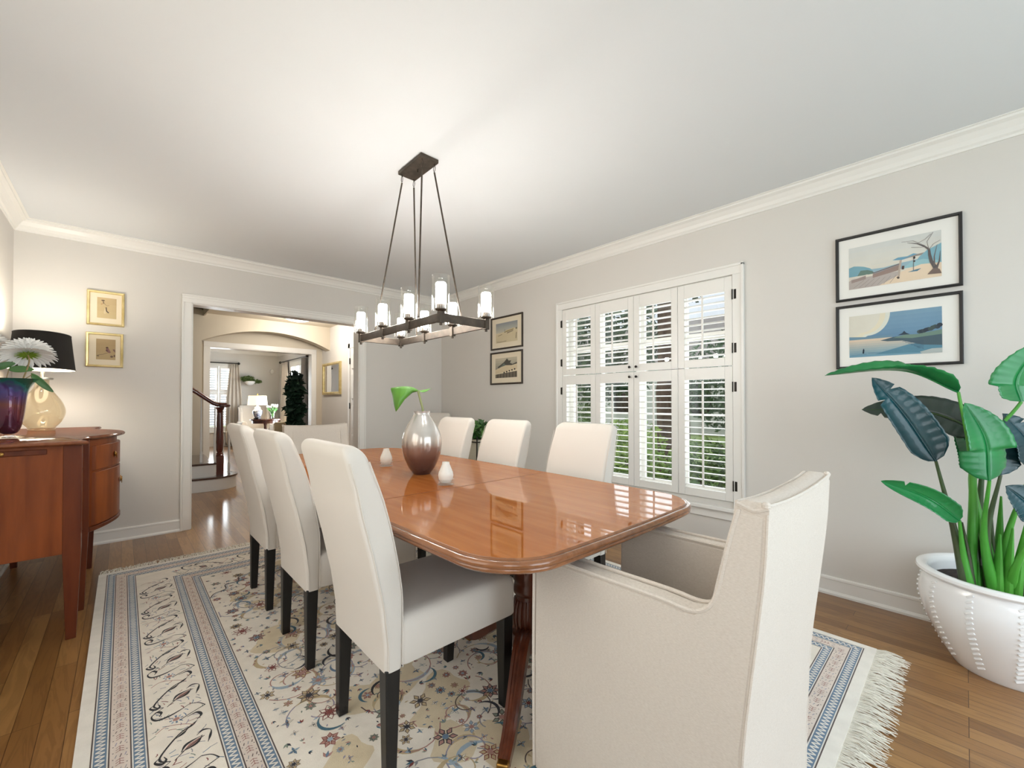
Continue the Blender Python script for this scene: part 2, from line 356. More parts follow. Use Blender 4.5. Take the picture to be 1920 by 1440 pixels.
wall_holes('wall_living_left', 'x', -3.0, -2.86, AY2, LY, 0, 2.6, [], M_wall, 'hidden side wall of the living room')
b = MB(); b.box(-3, LX+.14, AY2, LY+.14, 2.56, 2.7); struct(b.build('ceiling_living', M_ceil), 'white living room ceiling', 'ceiling')
crown('trim_7', (-2.8, LY), (LX, LY), (0, -1), 2.56, .09, .1); crown('trim_8', (LX, AY2), (LX, LY), (-1, 0), 2.56, .09, .1)

# ------------------------------------------------------------------ shutters window
def louvers(b, axis_pt, half, zs, tilt, along, dep=.028, th=.0032):
    """slats: axis_pt (x,y) centre, half length, along 'x'/'y'"""
    for z in zs:
        s_, c_ = math.sin(tilt), math.cos(tilt)
        prof = [(-dep, 0), (-dep*.6, th), (0, th*1.3), (dep*.6, th), (dep, 0), (dep*.6, -th), (0, -th*1.3), (-dep*.6, -th)]
        prof = [(a*c_-h*s_, a*s_+h*c_) for a, h in prof]
        rings = []
        for e in (-half, half):
            rings.append([(axis_pt[0]+a, axis_pt[1]+e, z+h) if along == 'y' else (axis_pt[0]+e, axis_pt[1]+a, z+h) for a, h in prof])
        b.loft(rings)
W = bpy.data.objects.new('window_1', None); sc.collection.objects.link(W); W.location = (XR, 1.9, WZ0)
struct(W, 'white framed dining room window with eight louvered shutters', 'window')
Wo = (XR, 1.9, WZ0)
b = MB()
cy0, cy1, cz0, cz1 = 1.042, 2.755, .395, 2.141
xo = XR-.02
b.box(xo, XR, cy0, 1.113, cz0, cz1-.07); b.box(xo, XR, 2.684, cy1, cz0, cz1-.07); b.box(xo, XR, cy0, cy1, cz1-.07, cz1)
b.box(xo-.008, XR, cy0-.004, cy0+.014, cz0, cz1); b.box(xo-.008, XR, cy1-.014, cy1+.004, cz0, cz1); b.box(xo-.008, XR, cy0-.004, cy1+.004, cz1-.014, cz1+.004)
b.box(XR, XR+T, WY0-.0, WY0+.012, WZ0, WZ1); b.box(XR, XR+T, WY1-.012, WY1, WZ0, WZ1); b.box(XR, XR+T, WY0, WY1, WZ1-.012, WZ1); b.box(XR, XR+T, WY0, WY1, WZ0, WZ0+.012)
b.build('window_frame', M_trim, W, Wo, bevel=.003)
b = MB(); b.box(XR-.05, XR, cy0-.02, cy1+.02, cz0-.005, cz0+.022); b.box(XR-.016, XR, cy0, cy1, cz0-.07, cz0-.005); b.build('window_sill', M_trim, W, Wo, bevel=.004)
# outer sash with muntins and glass
b = MB(); sx0, sx1 = XR+.095, XR+.125
for y0, y1 in ((WY0+.012, WY0+.06), (WY1-.06, WY1-.012), (1.86, 1.94), (1.49, 1.512), (2.28, 2.30)): b.box(sx0, sx1, y0, y1, WZ0+.012, WZ1-.012)
for z0, z1 in ((WZ0+.012, WZ0+.07), (WZ1-.06, WZ1-.012), (1.645, 1.70), (1.06, 1.075)): b.box(sx0+.002, sx1-.002, WY0+.012, WY1-.012, z0, z1)
b.build('sash', M_trim, W, Wo)
b = MB(); b.box(XR+.108, XR+.112, WY0+.02, WY1-.02, WZ0+.02, WZ1-.02); b.build('pane', M_pane, W, Wo)
ys = [1.113, 1.513, 1.897, 2.289, 2.682]
for ci in range(4):
    for tier in range(2):
        y0, y1 = ys[ci]+.0015, ys[ci+1]-.0015
        z0, z1 = ((.462, 1.422) if tier == 0 else (1.428, 2.062))
        oz0, oz1 = ((.52, 1.335) if tier == 0 else (1.487, 1.962))
        oy0, oy1 = y0+.052, y1-.052
        xf, xk = XR-.018, XR+.008
        b = MB(); b.box(xf, xk, y0, oy0, z0, z1); b.box(xf, xk, oy1, y1, z0, z1); b.box(xf, xk, oy0, oy1, z0, oz0); b.box(xf, xk, oy0, oy1, oz1, z1)
        p = b.build('shutter', M_trim, W, Wo, bevel=.0025)
        b = MB(); n = 17 if tier == 0 else 10; zz = [oz0+(oz1-oz0)*(k+.5)/n for k in range(n)]
        louvers(b, (XR-.003, (oy0+oy1)/2), (oy1-oy0)/2-.001, zz, math.radians(-4), 'y')
        q = b.build('louvers', M_trim, p, (0,0,0)); 
        b = MB(); ym = (oy0+oy1)/2; b.box(XR-.046, XR-.036, ym-.006, ym+.006, oz0+.02, oz1-.012)
        for z in zz: b.box(XR-.038, XR-.03, ym-.0015, ym+.0015, z-.002, z+.002)
        r_ = b.build('tilt_rod', M_trim, p, (0,0,0))
        for o in (q, r_): o.matrix_parent_inverse = Matrix.Translation(Wo).inverted() @ Matrix.Identity(4); 
        for o in (q, r_): o.data.transform(Matrix.Translation((-Wo[0], -Wo[1], -Wo[2]))); o.matrix_parent_inverse = Matrix.Identity(4)
        if ci in (1, 2):
            ky = y1-.03 if ci == 1 else y0+.03
            kz = z0+.035 if tier == 1 else z1-.042
            b = MB(); b.lathe([(.004, 0), (.004, .012), (.009, .014), (.011, .02), (.008, .026), (.002, .028)], (0,0,0), 12)
            k = b.build('knob', M_dark, p); k.rotation_euler = (0, -PI/2, 0); k.location = (xf-Wo[0], ky-Wo[1], kz-Wo[2])
        if ci in (0, 3):
            ye = y0 if ci == 0 else y1; sg = -1 if ci == 0 else 1
            hz = (1.275, .575) if tier == 0 else (1.93, 1.55)
            for z in hz:
                b = MB(); b.box(xf-.003, xf+.002, ye+sg*.016-.012, ye+sg*.016+.004 , z-.034, z+.034)
                b.tube([(xf-.004, ye+sg*.002, z-.036), (xf-.004, ye+sg*.002, z+.036)], .0045, 8)
                b.build('hinge', M_dark, p, Wo)

# ------------------------------------------------------------------ garden outside the dining window
M_grass = mat('lawn', (110,140,70), .9, noise=(6, (140,160,90), (1,1,1)))
M_leafA = mat('shrub_leaf', (70,110,50), .5, noise=(3, (120,150,70), (1,1,1)))
M_leafB = mat('bright_leaf', (120,160,70), .5, noise=(3, (165,190,95), (1,1,1)))
M_leafC = mat('tree_leaf', (58,92,62), .5, noise=(2, (110,140,100), (1,1,1)))
M_bark = mat('tree_bark', (122,100,84), .9, noise=(7, (92,72,60), (1,1,.25)), bump=(20, .8, (1,1,.3)))
M_siding = mat('house_siding', (222,220,216), .7)
M_mulch = mat('mulch', (110,92,80), .9, noise=(20, (80,66,56), (1,1,1)))
b = MB(); b.box(-12, 30, -14, 34, -.5, -.4); tag(b.build('garden_lawn', M_grass), 'mown green lawn outside the house', 'lawn', kind='structure')
def leafball(b, c, rx, ry, rz, n, s, seed):
    r = random.Random(seed)
    for _ in range(n):
        while True:
            u = Vector((r.uniform(-1,1), r.uniform(-1,1), r.uniform(-1,1)))
            if .25 < u.length < 1: break
        p = Vector((c[0]+u.x*rx, c[1]+u.y*ry, c[2]+u.z*rz))
        a = Vector((r.uniform(-1,1), r.uniform(-1,1), r.uniform(-1,1))).normalized(); q = a.orthogonal().normalized(); l = s*r.uniform(.6, 1.4)
        n_ = a.cross(q)*l*.12
        b.add([p-a*l*.5, p+q*l*.25+n_, p+a*l*.5, p-q*l*.25+n_], [(0,1,2,3)])
def plant(name, label, c, rad, hgt, m, n, s, seed, trunk=.03, cat='shrub', z0=-.4, group=None, zc=None):
    t = thing(name, label, cat, (c[0], c[1], z0), group=group)
    b = MB(); zc_ = zc or z0+hgt*.6
    leafball(b, (c[0], c[1], zc_), rad, rad, hgt*.45, n, s, seed); b.build('foliage', m, t, (c[0], c[1], z0), smooth=0)
    b = MB(); b.tube([(c[0], c[1], z0), (c[0]+.03, c[1], (z0+zc_)/2), (c[0], c[1]+.02, zc_)], [trunk*1.2, trunk, trunk*.7], 8); b.build('stem', M_bark, t, (c[0], c[1], z0))
    return t
g = 'garden shrubs outside the shuttered window'
plant('garden_shrub', 'dark green shrub outside behind the nearest shutter column', (4.9, 1.05), .55, 1.7, M_leafA, 1500, .11, 1, group=g)
plant('garden_shrub', 'bright yellow-green shrub outside, low behind the middle shutters', (5.0, 3.1), .6, 1.3, M_leafB, 1500, .10, 2, group=g)
plant('garden_shrub', 'deep green shrub outside behind the farthest shutter column', (5.0, 4.5), .8, 1.6, M_leafA, 1500, .11, 3, group=g)
plant('garden_shrub', 'tall loose shrub outside at the right edge of the window', (6.6, .6), .8, 2.4, M_leafC, 1500, .13, 4, group=g)
plant('garden_shrub', 'low mixed shrub outside right below the brown tree', (4.9, 2.05), .42, 1.1, M_leafA, 1200, .09, 5, group=g)
plant('garden_tree', 'leafy garden tree with high crown seen through the upper shutters', (9.0, 6.4), 1.9, 3.4, M_leafC, 3600, .2, 6, .12, 'tree', zc=2.7)
plant('garden_tree', 'grey-green tree far out beyond the brown trunk', (11.2, 2.0), 1.8, 5.2, M_leafA, 3400, .24, 7, .14, 'tree', zc=2.2)
t = thing('garden_tree', 'thick brown tree trunk standing close outside the third shutter column', 'tree', (6.2, 3.05, -.4))
b = MB(); b.tube(bez([(6.2,3.05,-.4),(6.22,3.05,.6),(6.18,3.06,1.8),(6.25,3.1,3.4)], 6), [.3]+[.24]*10+[.2]*8, 14); b.build('trunk', M_bark, t, (6.2,3.05,-.4))
b = MB(); leafball(b, (6.3,3.2,3.6), 1.2, 1.2, .9, 1500, .2, 9); b.build('foliage', M_leafC, t, (6.2,3.05,-.4), smooth=0)
gt = 'background trees beyond the garden'
for (x, y, rd, zc, m_, lab, sd) in ((9.0,-1.9,1.5,1.6,M_leafA,'rounded green tree far beyond the nearest shutters',51),(15.5,5.2,2.0,1.9,M_leafC,'grey-green tree far beyond the middle shutters, left of the trunk',52),(13.0,11.0,2.0,1.8,M_leafA,'rounded dark tree seen through the farthest shutters',53),(7.4,9.9,1.1,1.5,M_leafC,'pale leafy tree at the left edge of the garden view',54)):
    plant('garden_tree', lab, (x, y), rd, 4.2, m_, 2600, .24, sd, .12, 'tree', zc=zc, group=gt)
t = thing('neighbour_house', 'pale lavender-grey house across the street', 'house', (22, 9, -.4))
b = MB(); b.box(20, 25, 2, 20, -.4, 3.2); b.build('wall', M_siding, t, (22,9,-.4))
b = MB(); b.prism([(19.6,3.1),(25.4,3.1),(22.5,5.6)], 1.5, 20.5, lambda a,h,y: (a,y,h)); b.build('roof', mat('roof_shingle', (150,146,142), .9), t, (22,9,-.4))
for y in (4, 8, 12, 16): b = MB(); b.box(19.94, 20.05, y, y+1.2, .6, 2.0); b.build('window', M_dark, t, (22,9,-.4))

# ------------------------------------------------------------------ rug
RX0, RX1, RY0, RY1 = -.109, 2.60, .29, 3.94; RZ = .012
rugmats = {}
def rc(n, c): rugmats[n] = len(rugm); rugm.append(mat('rug_'+n, c, .95, sheen=.2, noise=(18, tuple(max(0, v-9) for v in c), (1,1,1)), bump=(420, .5)))
rugm = []
for n, c in dict(cream=(248,240,226), margin=(246,241,231), pink=(232,218,206), navy=(44,44,56), blue=(110,134,158), ltblue=(168,186,200), white=(236,232,224),
                 brown=(92,74,66), maroon=(138,66,58), rose=(186,140,128), tan=(202,180,140), sand=(228,212,180), sage=(142,154,138), grey=(160,158,160), black=(30,28,32), lilac=(160,152,170), teal=(70,112,130)).items(): rc(n, c)
b = MB(); lay = [RZ]
def setc(n, dz=0): b.cur = rugmats[n]
jit = random.Random(99)
def flatpoly(pts, n, k): setc(n); k += jit.uniform(0, .8); b.poly([(x, y, RZ+k*.00025) for x, y in pts])
def stroke(pts, wd, n, k):
    setc(n); k += jit.uniform(0, .8); m_ = len(pts); L_, Rr = [], []
    for i, (x, y) in enumerate(pts):
        x0, y0 = pts[max(i-1, 0)]; x1, y1 = pts[min(i+1, m_-1)]; d = math.hypot(x1-x0, y1-y0) or 1
        wv = wd(i/(m_-1)) if callable(wd) else wd
        nx, ny = -(y1-y0)/d*wv/2, (x1-x0)/d*wv/2
        L_.append((x+nx, y+ny, RZ+k*.00025)); Rr.append((x-nx, y-ny, RZ+k*.00025))
    b.add(Rr+L_, [(i, i+1, m_+i+1, m_+i) for i in range(m_-1)])
def curve2(pts, n=6): return [(p.x, p.y) for p in bez([(x, y, 0) for x, y in pts], n)]
b.cur = rugmats['margin']; b.box(RX0, RX1, RY0, RY1, .002, RZ)
def frame(d0, d1, n, k, ex=1.0):
    """ring between inset d0 and d1 from the rug edge"""
    x0, x1, y0, y1 = RX0+d0, RX1-d0, RY0+d0*EY, RY1-d0*EY; u0, u1, v0, v1 = RX0+d1, RX1-d1, RY0+d1*EY, RY1-d1*EY
    for q in ([(x0,y0),(x1,y0),(u1,v0),(u0,v0)], [(x1,y0),(x1,y1),(u1,v1),(u1,v0)], [(x1,y1),(x0,y1),(u0,v1),(u1,v1)], [(x0,y1),(x0,y0),(u0,v0),(u0,v1)]): flatpoly(q, n, k)
EY = 1.0
def sides(d):
    """four border centre lines at inset d: origin, direction, inward normal, length"""
    x0, x1, y0, y1 = RX0+d, RX1-d, RY0+d*EY, RY1-d*EY
    return [((x0,y0),(0,1),(1,0),y1-y0), ((x1,y1),(0,-1),(-1,0),y1-y0), ((x1,y0),(-1,0),(0,1),x1-x0), ((x0,y1),(1,0),(0,-1),x1-x0)]
bands = [('blue', .040, .086), ('pink', .086, .136), ('blue', .136, .180), ('wide', .180, .362), ('blue', .362, .406), ('pink', .406, .450), ('blue', .450, .494)]
for kind, d0, d1 in bands:
    frame(d0, d1, {'blue': 'blue', 'pink': 'pink', 'wide': 'cream'}[kind], 1)
    if kind == 'blue':
        w_ = d1-d0
        for a, c in ((0, 'brown'), (.004, 'white'), (w_-.007, 'white'), (w_-.003, 'brown')): frame(d0+a, d0+a+.0035, c, 2)
        for o, t_, n_, L_ in sides((d0+d1)/2):
            pts = []; k = int(L_/.0105)
            for i in range(k+1):
                s_ = L_*i/k; e = (.011 if i % 2 else -.011); pts.append((o[0]+t_[0]*s_+n_[0]*e, o[1]+t_[1]*s_+n_[1]*e))
            for i in range(len(pts)-1): stroke([pts[i], pts[i+1]], .0055, 'white', 3)
    if kind == 'pink':
        for o, t_, n_, L_ in sides((d0+d1)/2):
            i = 0; s_ = .03
            while s_ < L_-.02:
                def W2(a, e): return (o[0]+t_[0]*(s_+a)+n_[0]*e, o[1]+t_[1]*(s_+a)+n_[1]*e)
                if i % 2 == 0:
                    c = 'maroon'
                    for a0 in (-.012, 0, .012): stroke([W2(a0-.004, -.010), W2(a0+.003, .0), W2(a0-.004, .010)], .0022, c, 3)
                    stroke([W2(-.014, 0), W2(.014, 0)], .002, 'rose', 3)
                else:
                    for e in (-.012, .0, .012):
                        stroke([W2(-.008+R.uniform(-.004,.004), e), W2(.004, e+.004)], .0025, R.choice(['grey','lilac','brown']), 3)
                for e in (-.017, .017): stroke([W2(.018, e), W2(.021, e)], .0035, 'navy', 3)
                s_ += .034; i += 1
    if kind == 'wide':
        for o, t_, n_, L_ in sides((d0+d1)/2):
            nrep = max(1, round((L_-.2)/.33)); step = (L_-.2)/nrep
            for i in range(nrep):
                s0 = .1+(i+.5)*step
                flip = 1
                def Wd(a, e): return (o[0]+t_[0]*(s0+a)+n_[0]*e*flip, o[1]+t_[1]*(s0+a)+n_[1]*e*flip)
                def C(pp, wd, c, k=3): stroke(curve2([Wd(*q) for q in pp]), wd, c, k)
                fat = lambda t: .0022+.008*math.sin(PI*t)**2
                C([(.10,.035),(.085,.0),(.045,-.035),(-.005,-.065),(-.03,-.06),(-.045,-.04)], lambda t: .0032+.003*math.sin(PI*t), 'black')
                C([(.115,.045),(.10,.03),(.085,.01)], fat, 'black'); C([(.06,-.02),(.072,.0),(.088,.016)], fat, 'black')
                C([(-.005,-.065),(-.02,-.078),(-.04,-.062),(-.028,-.05),(-.008,-.055)], fat, 'black')
                C([(-.05,-.03),(-.02,.0),(0,.03),(.012,.055)], .003, 'black')
                # lozenge blossom
                loz = [Wd(-.02,-.005), Wd(.002,.012), Wd(.014,.045), Wd(-.008,.030)]
                flatpoly([loz[0], loz[1], loz[2], loz[3]], 'rose', 2)
                C([(-.024,-.012),(.006,.006),(.018,.05)], fat, 'black'); C([(-.024,-.012),(-.012,.03),(.018,.05)], fat, 'black')
                C([(.03,.035),(.045,.055),(.03,.075),(.0,.07),(-.03,.06)], lambda t: .002+.006*math.sin(PI*2*t)**2, 'black')
                C([(-.045,-.04),(-.075,-.075),(-.11,-.065),(-.115,-.03),(-.10,.01),(-.085,.035)], lambda t: .0025+.007*math.sin(PI*t)**3, 'black')
                C([(-.075,-.075),(-.06,-.06),(-.075,-.048),(-.095,-.055)], fat, 'black')
                C([(-.085,.035),(-.10,.06),(-.13,.078)], .0035, 'black'); C([(-.13,.078),(-.15,.03),(-.165,.0)], .0035, 'black'); C([(.12,.045),(.14,.06),(.165,.05),(.16,.02)], fat, 'black'); C([(.10,.035),(.13,.0),(.15,-.04),(.13,-.07)], .003, 'rose')
                for _ in range(46):
                    a, e = R.uniform(-.16,.16), R.uniform(-.08,.08); c = R.choice(['grey','rose','maroon','blue','lilac','grey','sage'])
                    th = R.uniform(0, PI); l = R.uniform(.006,.014)
                    stroke([Wd(a-l*math.cos(th), e-l*math.sin(th)), Wd(a, e+.002), Wd(a+l*math.cos(th), e+l*math.sin(th))], .003, c, 2)
                for kx in range(8):
                    th = kx*PI/4; stroke([Wd(-.15+.012*math.cos(th), .012*math.sin(th)-.01), Wd(-.15+.024*math.cos(th), .02*math.sin(th)-.01)], .006, 'ltblue' if kx % 2 else 'blue', 2)
                flatpoly([Wd(-.15+.011*math.cos(kx*PI/3), .011*math.sin(kx*PI/3)-.01) for kx in range(6)][::-1], 'rose', 3)
# field
fx0, fx1, fy0, fy1 = RX0+.494, RX1-.494, RY0+.494, RY1-.494
flatpoly([(fx0,fy0),(fx1,fy0),(fx1,fy1),(fx0,fy1)], 'cream', 1)
rr = random.Random(3)
def blossom(x, y, s, kind):
    out, inn, cen = kind; n = rr.choice((6, 7, 8)); a0 = rr.uniform(0, PI)
    for k in range(n):
        th = a0+2*PI*k/n; ct, st_ = math.cos(th), math.sin(th)
        def q(r, e): return (x+s*(r*ct-e*st_), y+s*(r*st_+e*ct))
        flatpoly([q(.3,0), q(.62,-.22), q(1.0,0), q(.62,.22)], inn, 3)
        stroke([q(.3,0), q(.62,-.24), q(1.05,0), q(.62,.24), q(.3,0)], s*.10, out, 4)
    flatpoly([(x+s*.3*math.cos(t*PI/4), y+s*.3*math.sin(t*PI/4)) for t in range(8)], cen, 5)
    for k in range(8): 
        th = k*PI/4+.3; stroke([(x+s*.30*math.cos(th), y+s*.30*math.sin(th)), (x+s*.42*math.cos(th), y+s*.42*math.sin(th))], s*.07, out, 6)
def leafm(x, y, th, l, c, c2=None):
    ct, st_ = math.cos(th), math.sin(th)
    q = lambda a, e: (x+a*ct-e*st_, y+a*st_+e*ct)
    flatpoly([q(0,0), q(l*.4,-l*.2), q(l,0), q(l*.4,l*.2)], c, 4)
    if c2: stroke([q(0,0), q(l*.4,-l*.2), q(l,0), q(l*.4,l*.2), q(0,0)], l*.07, c2, 5)
kinds = [('maroon','rose','ltblue'), ('maroon','tan','rose'), ('navy','ltblue','maroon'), ('brown','sage','rose'), ('navy','rose','blue'), ('grey','ltblue','rose'), ('maroon','cream','maroon'), ('brown','tan','navy')]
placed = []
for _ in range(60):
    x, y, q = rr.uniform(fx0+.12, fx1-.12), rr.uniform(fy0+.12, fy1-.12), rr.uniform(.05,.11)
    flatpoly([(x+q*(1+.25*math.sin(3*t*PI/9+_))*math.cos(t*PI/9), y+q*(1+.25*math.cos(2*t*PI/9+_))*math.sin(t*PI/9)) for t in range(18)], 'sand', 1.5)
def ok(x, y, d):
    return all((x-a)**2+(y-c)**2 > (d+e)**2 for a, c, e in placed)
# tan cloud patches and vines
for _ in range(150):
    x, y = rr.uniform(fx0+.1, fx1-.1), rr.uniform(fy0+.1, fy1-.1); rad = rr.uniform(.07,.13)
    a0 = rr.uniform(0, 6); n = 22; sgn = rr.choice((-1, 1))
    pts = [(x+rad*(1-t/n*.75)*math.cos(a0+sgn*t*.28), y+rad*(1-t/n*.75)*math.sin(a0+sgn*t*.28)) for t in range(n)]
    pts = [(min(max(px, fx0+.01), fx1-.01), min(max(py, fy0+.01), fy1-.01)) for px, py in pts]
    stroke(pts, .0045, rr.choice(['tan','lilac','grey','rose','brown']), 2)
    for j in range(2, n, 4):
        px, py = pts[j]; leafm(px, py, a0+j*.28+1.2, .022, rr.choice(['sage','grey','rose','ltblue','tan']))
    stroke(pts[4:12], lambda t: .002+.016*math.sin(PI*t), 'tan' if rr.random() < .6 else 'ltblue', 2)
tries = 0
while len(placed) < 1000 and tries < 26000:
    tries += 1; big = len(placed) < 190
    s_ = rr.uniform(.026,.045) if big else rr.uniform(.011,.023)
    x, y = rr.uniform(fx0+s_, fx1-s_), rr.uniform(fy0+s_, fy1-s_)
    if not ok(x, y, s_+.006): continue
    placed.append((x, y, s_))
    if big: blossom(x, y, s_, rr.choice(kinds))
    else:
        w_ = rr.random()
        if w_ < .4:
            c = rr.choice(['navy','navy','teal','brown','maroon'])
            for k in range(4): leafm(x, y, k*PI/2+rr.uniform(-.2,.2), s_, rr.choice(['blue','cream','ltblue']), c)
        elif w_ < .75: 
            th = rr.uniform(0, 6)
            for k in range(3): leafm(x, y, th+k*.6, s_*1.3, rr.choice(['navy','blue','sage','teal','rose','maroon']))
        else: blossom(x, y, s_, rr.choice(kinds))
for _ in range(1100):
    x, y = rr.uniform(fx0+.02, fx1-.02), rr.uniform(fy0+.02, fy1-.02)
    if ok(x, y, .004): leafm(x, y, rr.uniform(0, 6), rr.uniform(.009,.018), rr.choice(['grey','navy','rose','sage','maroon','blue','tan','lilac']))
for _ in range(70):
    x, y = rr.uniform(fx0+.06, fx1-.06), rr.uniform(fy0+.06, fy1-.06); a0 = rr.uniform(0, 6); q = rr.uniform(.03,.055)
    stroke([(x+q*math.cos(a0+t*.25), y+q*math.sin(a0+t*.25)) for t in range(12)], lambda t: .002+.010*math.sin(PI*t), rr.choice(['navy','black','blue','teal']), 7)
# scalloped field corners
for cx, cy, sx, sy in ((fx0,fy0,1,1),(fx1,fy0,-1,1),(fx0,fy1,1,-1),(fx1,fy1,-1,-1)):
    pp = [(cx+sx*a, cy+sy*c) for a, c in ((0,.42),(.03,.36),(.09,.33),(.10,.26),(.17,.24),(.19,.17),(.27,.15),(.30,.09),(.37,.07),(.42,0))]
    stroke(curve2(pp), .006, 'navy', 6); stroke(curve2([(x+sx*.008, y+sy*.008) for x, y in pp]), .004, 'ltblue', 6)
rug = thing('area_rug', 'cream Persian-style rug with blue borders and floral field under the dining table', 'rug', (1.245, 2.11, 0))
b.build('pile', rugm, rug, (1.245, 2.11, 0), smooth=0)
for ye, sg in ((RY0, -1), (RY1, 1)):
    b = MB(); r = random.Random(11+sg)
    x = RX0+.005
    while x < RX1:
        l = r.uniform(.07,.12); dx = r.uniform(-.03,.03); z = r.uniform(.004,.012); wd = r.uniform(.0012,.0022)
        p = [(x, ye-sg*.003, .009), (x+dx*.3, ye+sg*l*.35, z+.006), (x+dx*.8+r.uniform(-.008,.008), ye+sg*l*.7, z), (x+dx+r.uniform(-.012,.012), ye+sg*l, .003)]
        b.tube(p, [wd, wd*1.2, wd, wd*.6], 4, cap=False)
        x += r.uniform(.0022,.0042)
    o = b.build('fringe', mat('fringe_cotton', (236,232,220), .95), rug, (1.245, 2.11, 0)); o['kind'] = 'stuff'; o['label'] = 'knotted off-white cotton fringe'

# ------------------------------------------------------------------ parsons chairs (seat faces local +X, origin at rear feet)
prof_r = [(.33,.005),(.42,.004),(.54,-.011),(.69,-.043),(.82,-.077),(.90,-.093),(1.0,-.122),(1.04,-.135)]
prof_f = [(.33,.063),(.56,.062),(.65,.049),(.77,.024),(.87,-.004),(.99,-.050),(1.04,-.070)]
RZF = RZ+.0022
def make_chair():
    t = thing('dining_chair', '', 'chair')
    b = MB(); rings = []
    for k in range(23):
        z = .335+(.985-.335)*k/22; xr, xf = lerp(prof_r, z), lerp(prof_f, z)
        bul = .004*math.sin(PI*k/22)
        rings.append(rrect((xr+xf)/2, 0, (xf-xr)/2+bul, .208+bul, .018, z, 4))
    for k in range(1, 9):
        a = k/8*PI/2; z = .985+.042*math.sin(a); sh = .042*(1-math.cos(a)); xr, xf = lerp(prof_r, z), lerp(prof_f, z)
        hx = max(.008, (xf-xr)/2-sh*.62); rings.append(rrect((xr+xf)/2, 0, hx, .208-sh*.9, min(.018+sh*.2, hx*.95), z, 4))
    b.loft(rings)
    b.build('backrest', M_cream, t, smooth=50)
    for e in (-1, 1):   # side seams
        for prf, dx in ((prof_r, .014), (prof_f, -.008)):
            b = MB(); b.tube([(lerp(prf, z)+dx*.6, e*.2125, z) for z in [.34+.64*i/16 for i in range(17)]], .0016, 5); b.build('seam', M_cream, t)
    b = MB(); rings = []
    for z, ins in ((.340,.004),(.346,0),(.455,0),(.472,.004),(.484,.012),(.490,.026),(.4915,.05)):
        rings.append(rrect(.295, 0, .243-ins, .212-ins, .022, z, 4))
    b.loft(rings); b.build('seat', M_cream, t, smooth=50)
    for sx, sy in ((.505,-1),(.505,1),(.03,-1),(.03,1)):
        b = MB(); y = sy*.182; back = sx < .1
        top, bot = .024, .017
        xb = sx-.006 if not back else sx-.004
        b.loft([[(xb-(bot if not back else bot), y-bot+sy*.006, .0), (xb+bot, y-bot+sy*.006, 0), (xb+bot, y+bot+sy*.006, 0), (xb-bot, y+bot+sy*.006, 0)],
                [(sx-top, y-top, .342), (sx+top, y-top, .342), (sx+top, y+top, .342), (sx-top, y+top, .342)]])
        b.build('leg', M_blackwood, t, bevel=.003)
    return t
ch = make_chair(); gl = 'cream upholstered dining chairs'
labsL = ['cream upholstered dining chair, nearest of the three on the left of the table',
         'cream upholstered dining chair, middle of the three on the left of the table',
         'cream upholstered dining chair, farthest of the three on the left of the table']
labsR = ['cream upholstered dining chair nearest the shuttered window on the right of the table',
         'cream upholstered dining chair in the middle on the window side of the table',
         'cream upholstered dining chair on the window side, farthest, next to the grey glass vase']
yL = [1.395, 2.135, 2.83]; yR = [1.535, 2.215, 2.84]
for i in range(3):
    if i == 0: ch.location = (.58, yL[0], RZF); ch['label'] = labsL[0]; ch['group'] = gl
    else: dup(ch, (.58, yL[i], RZF), 0, labsL[i], gl)
for i in range(3): dup(ch, (1.93, yR[i], RZF), PI, labsR[i], gl)
dup(ch, (2.86, 4.55, 0), math.radians(-133), 'cream upholstered dining chair standing alone in the far corner behind the glass vase', gl)

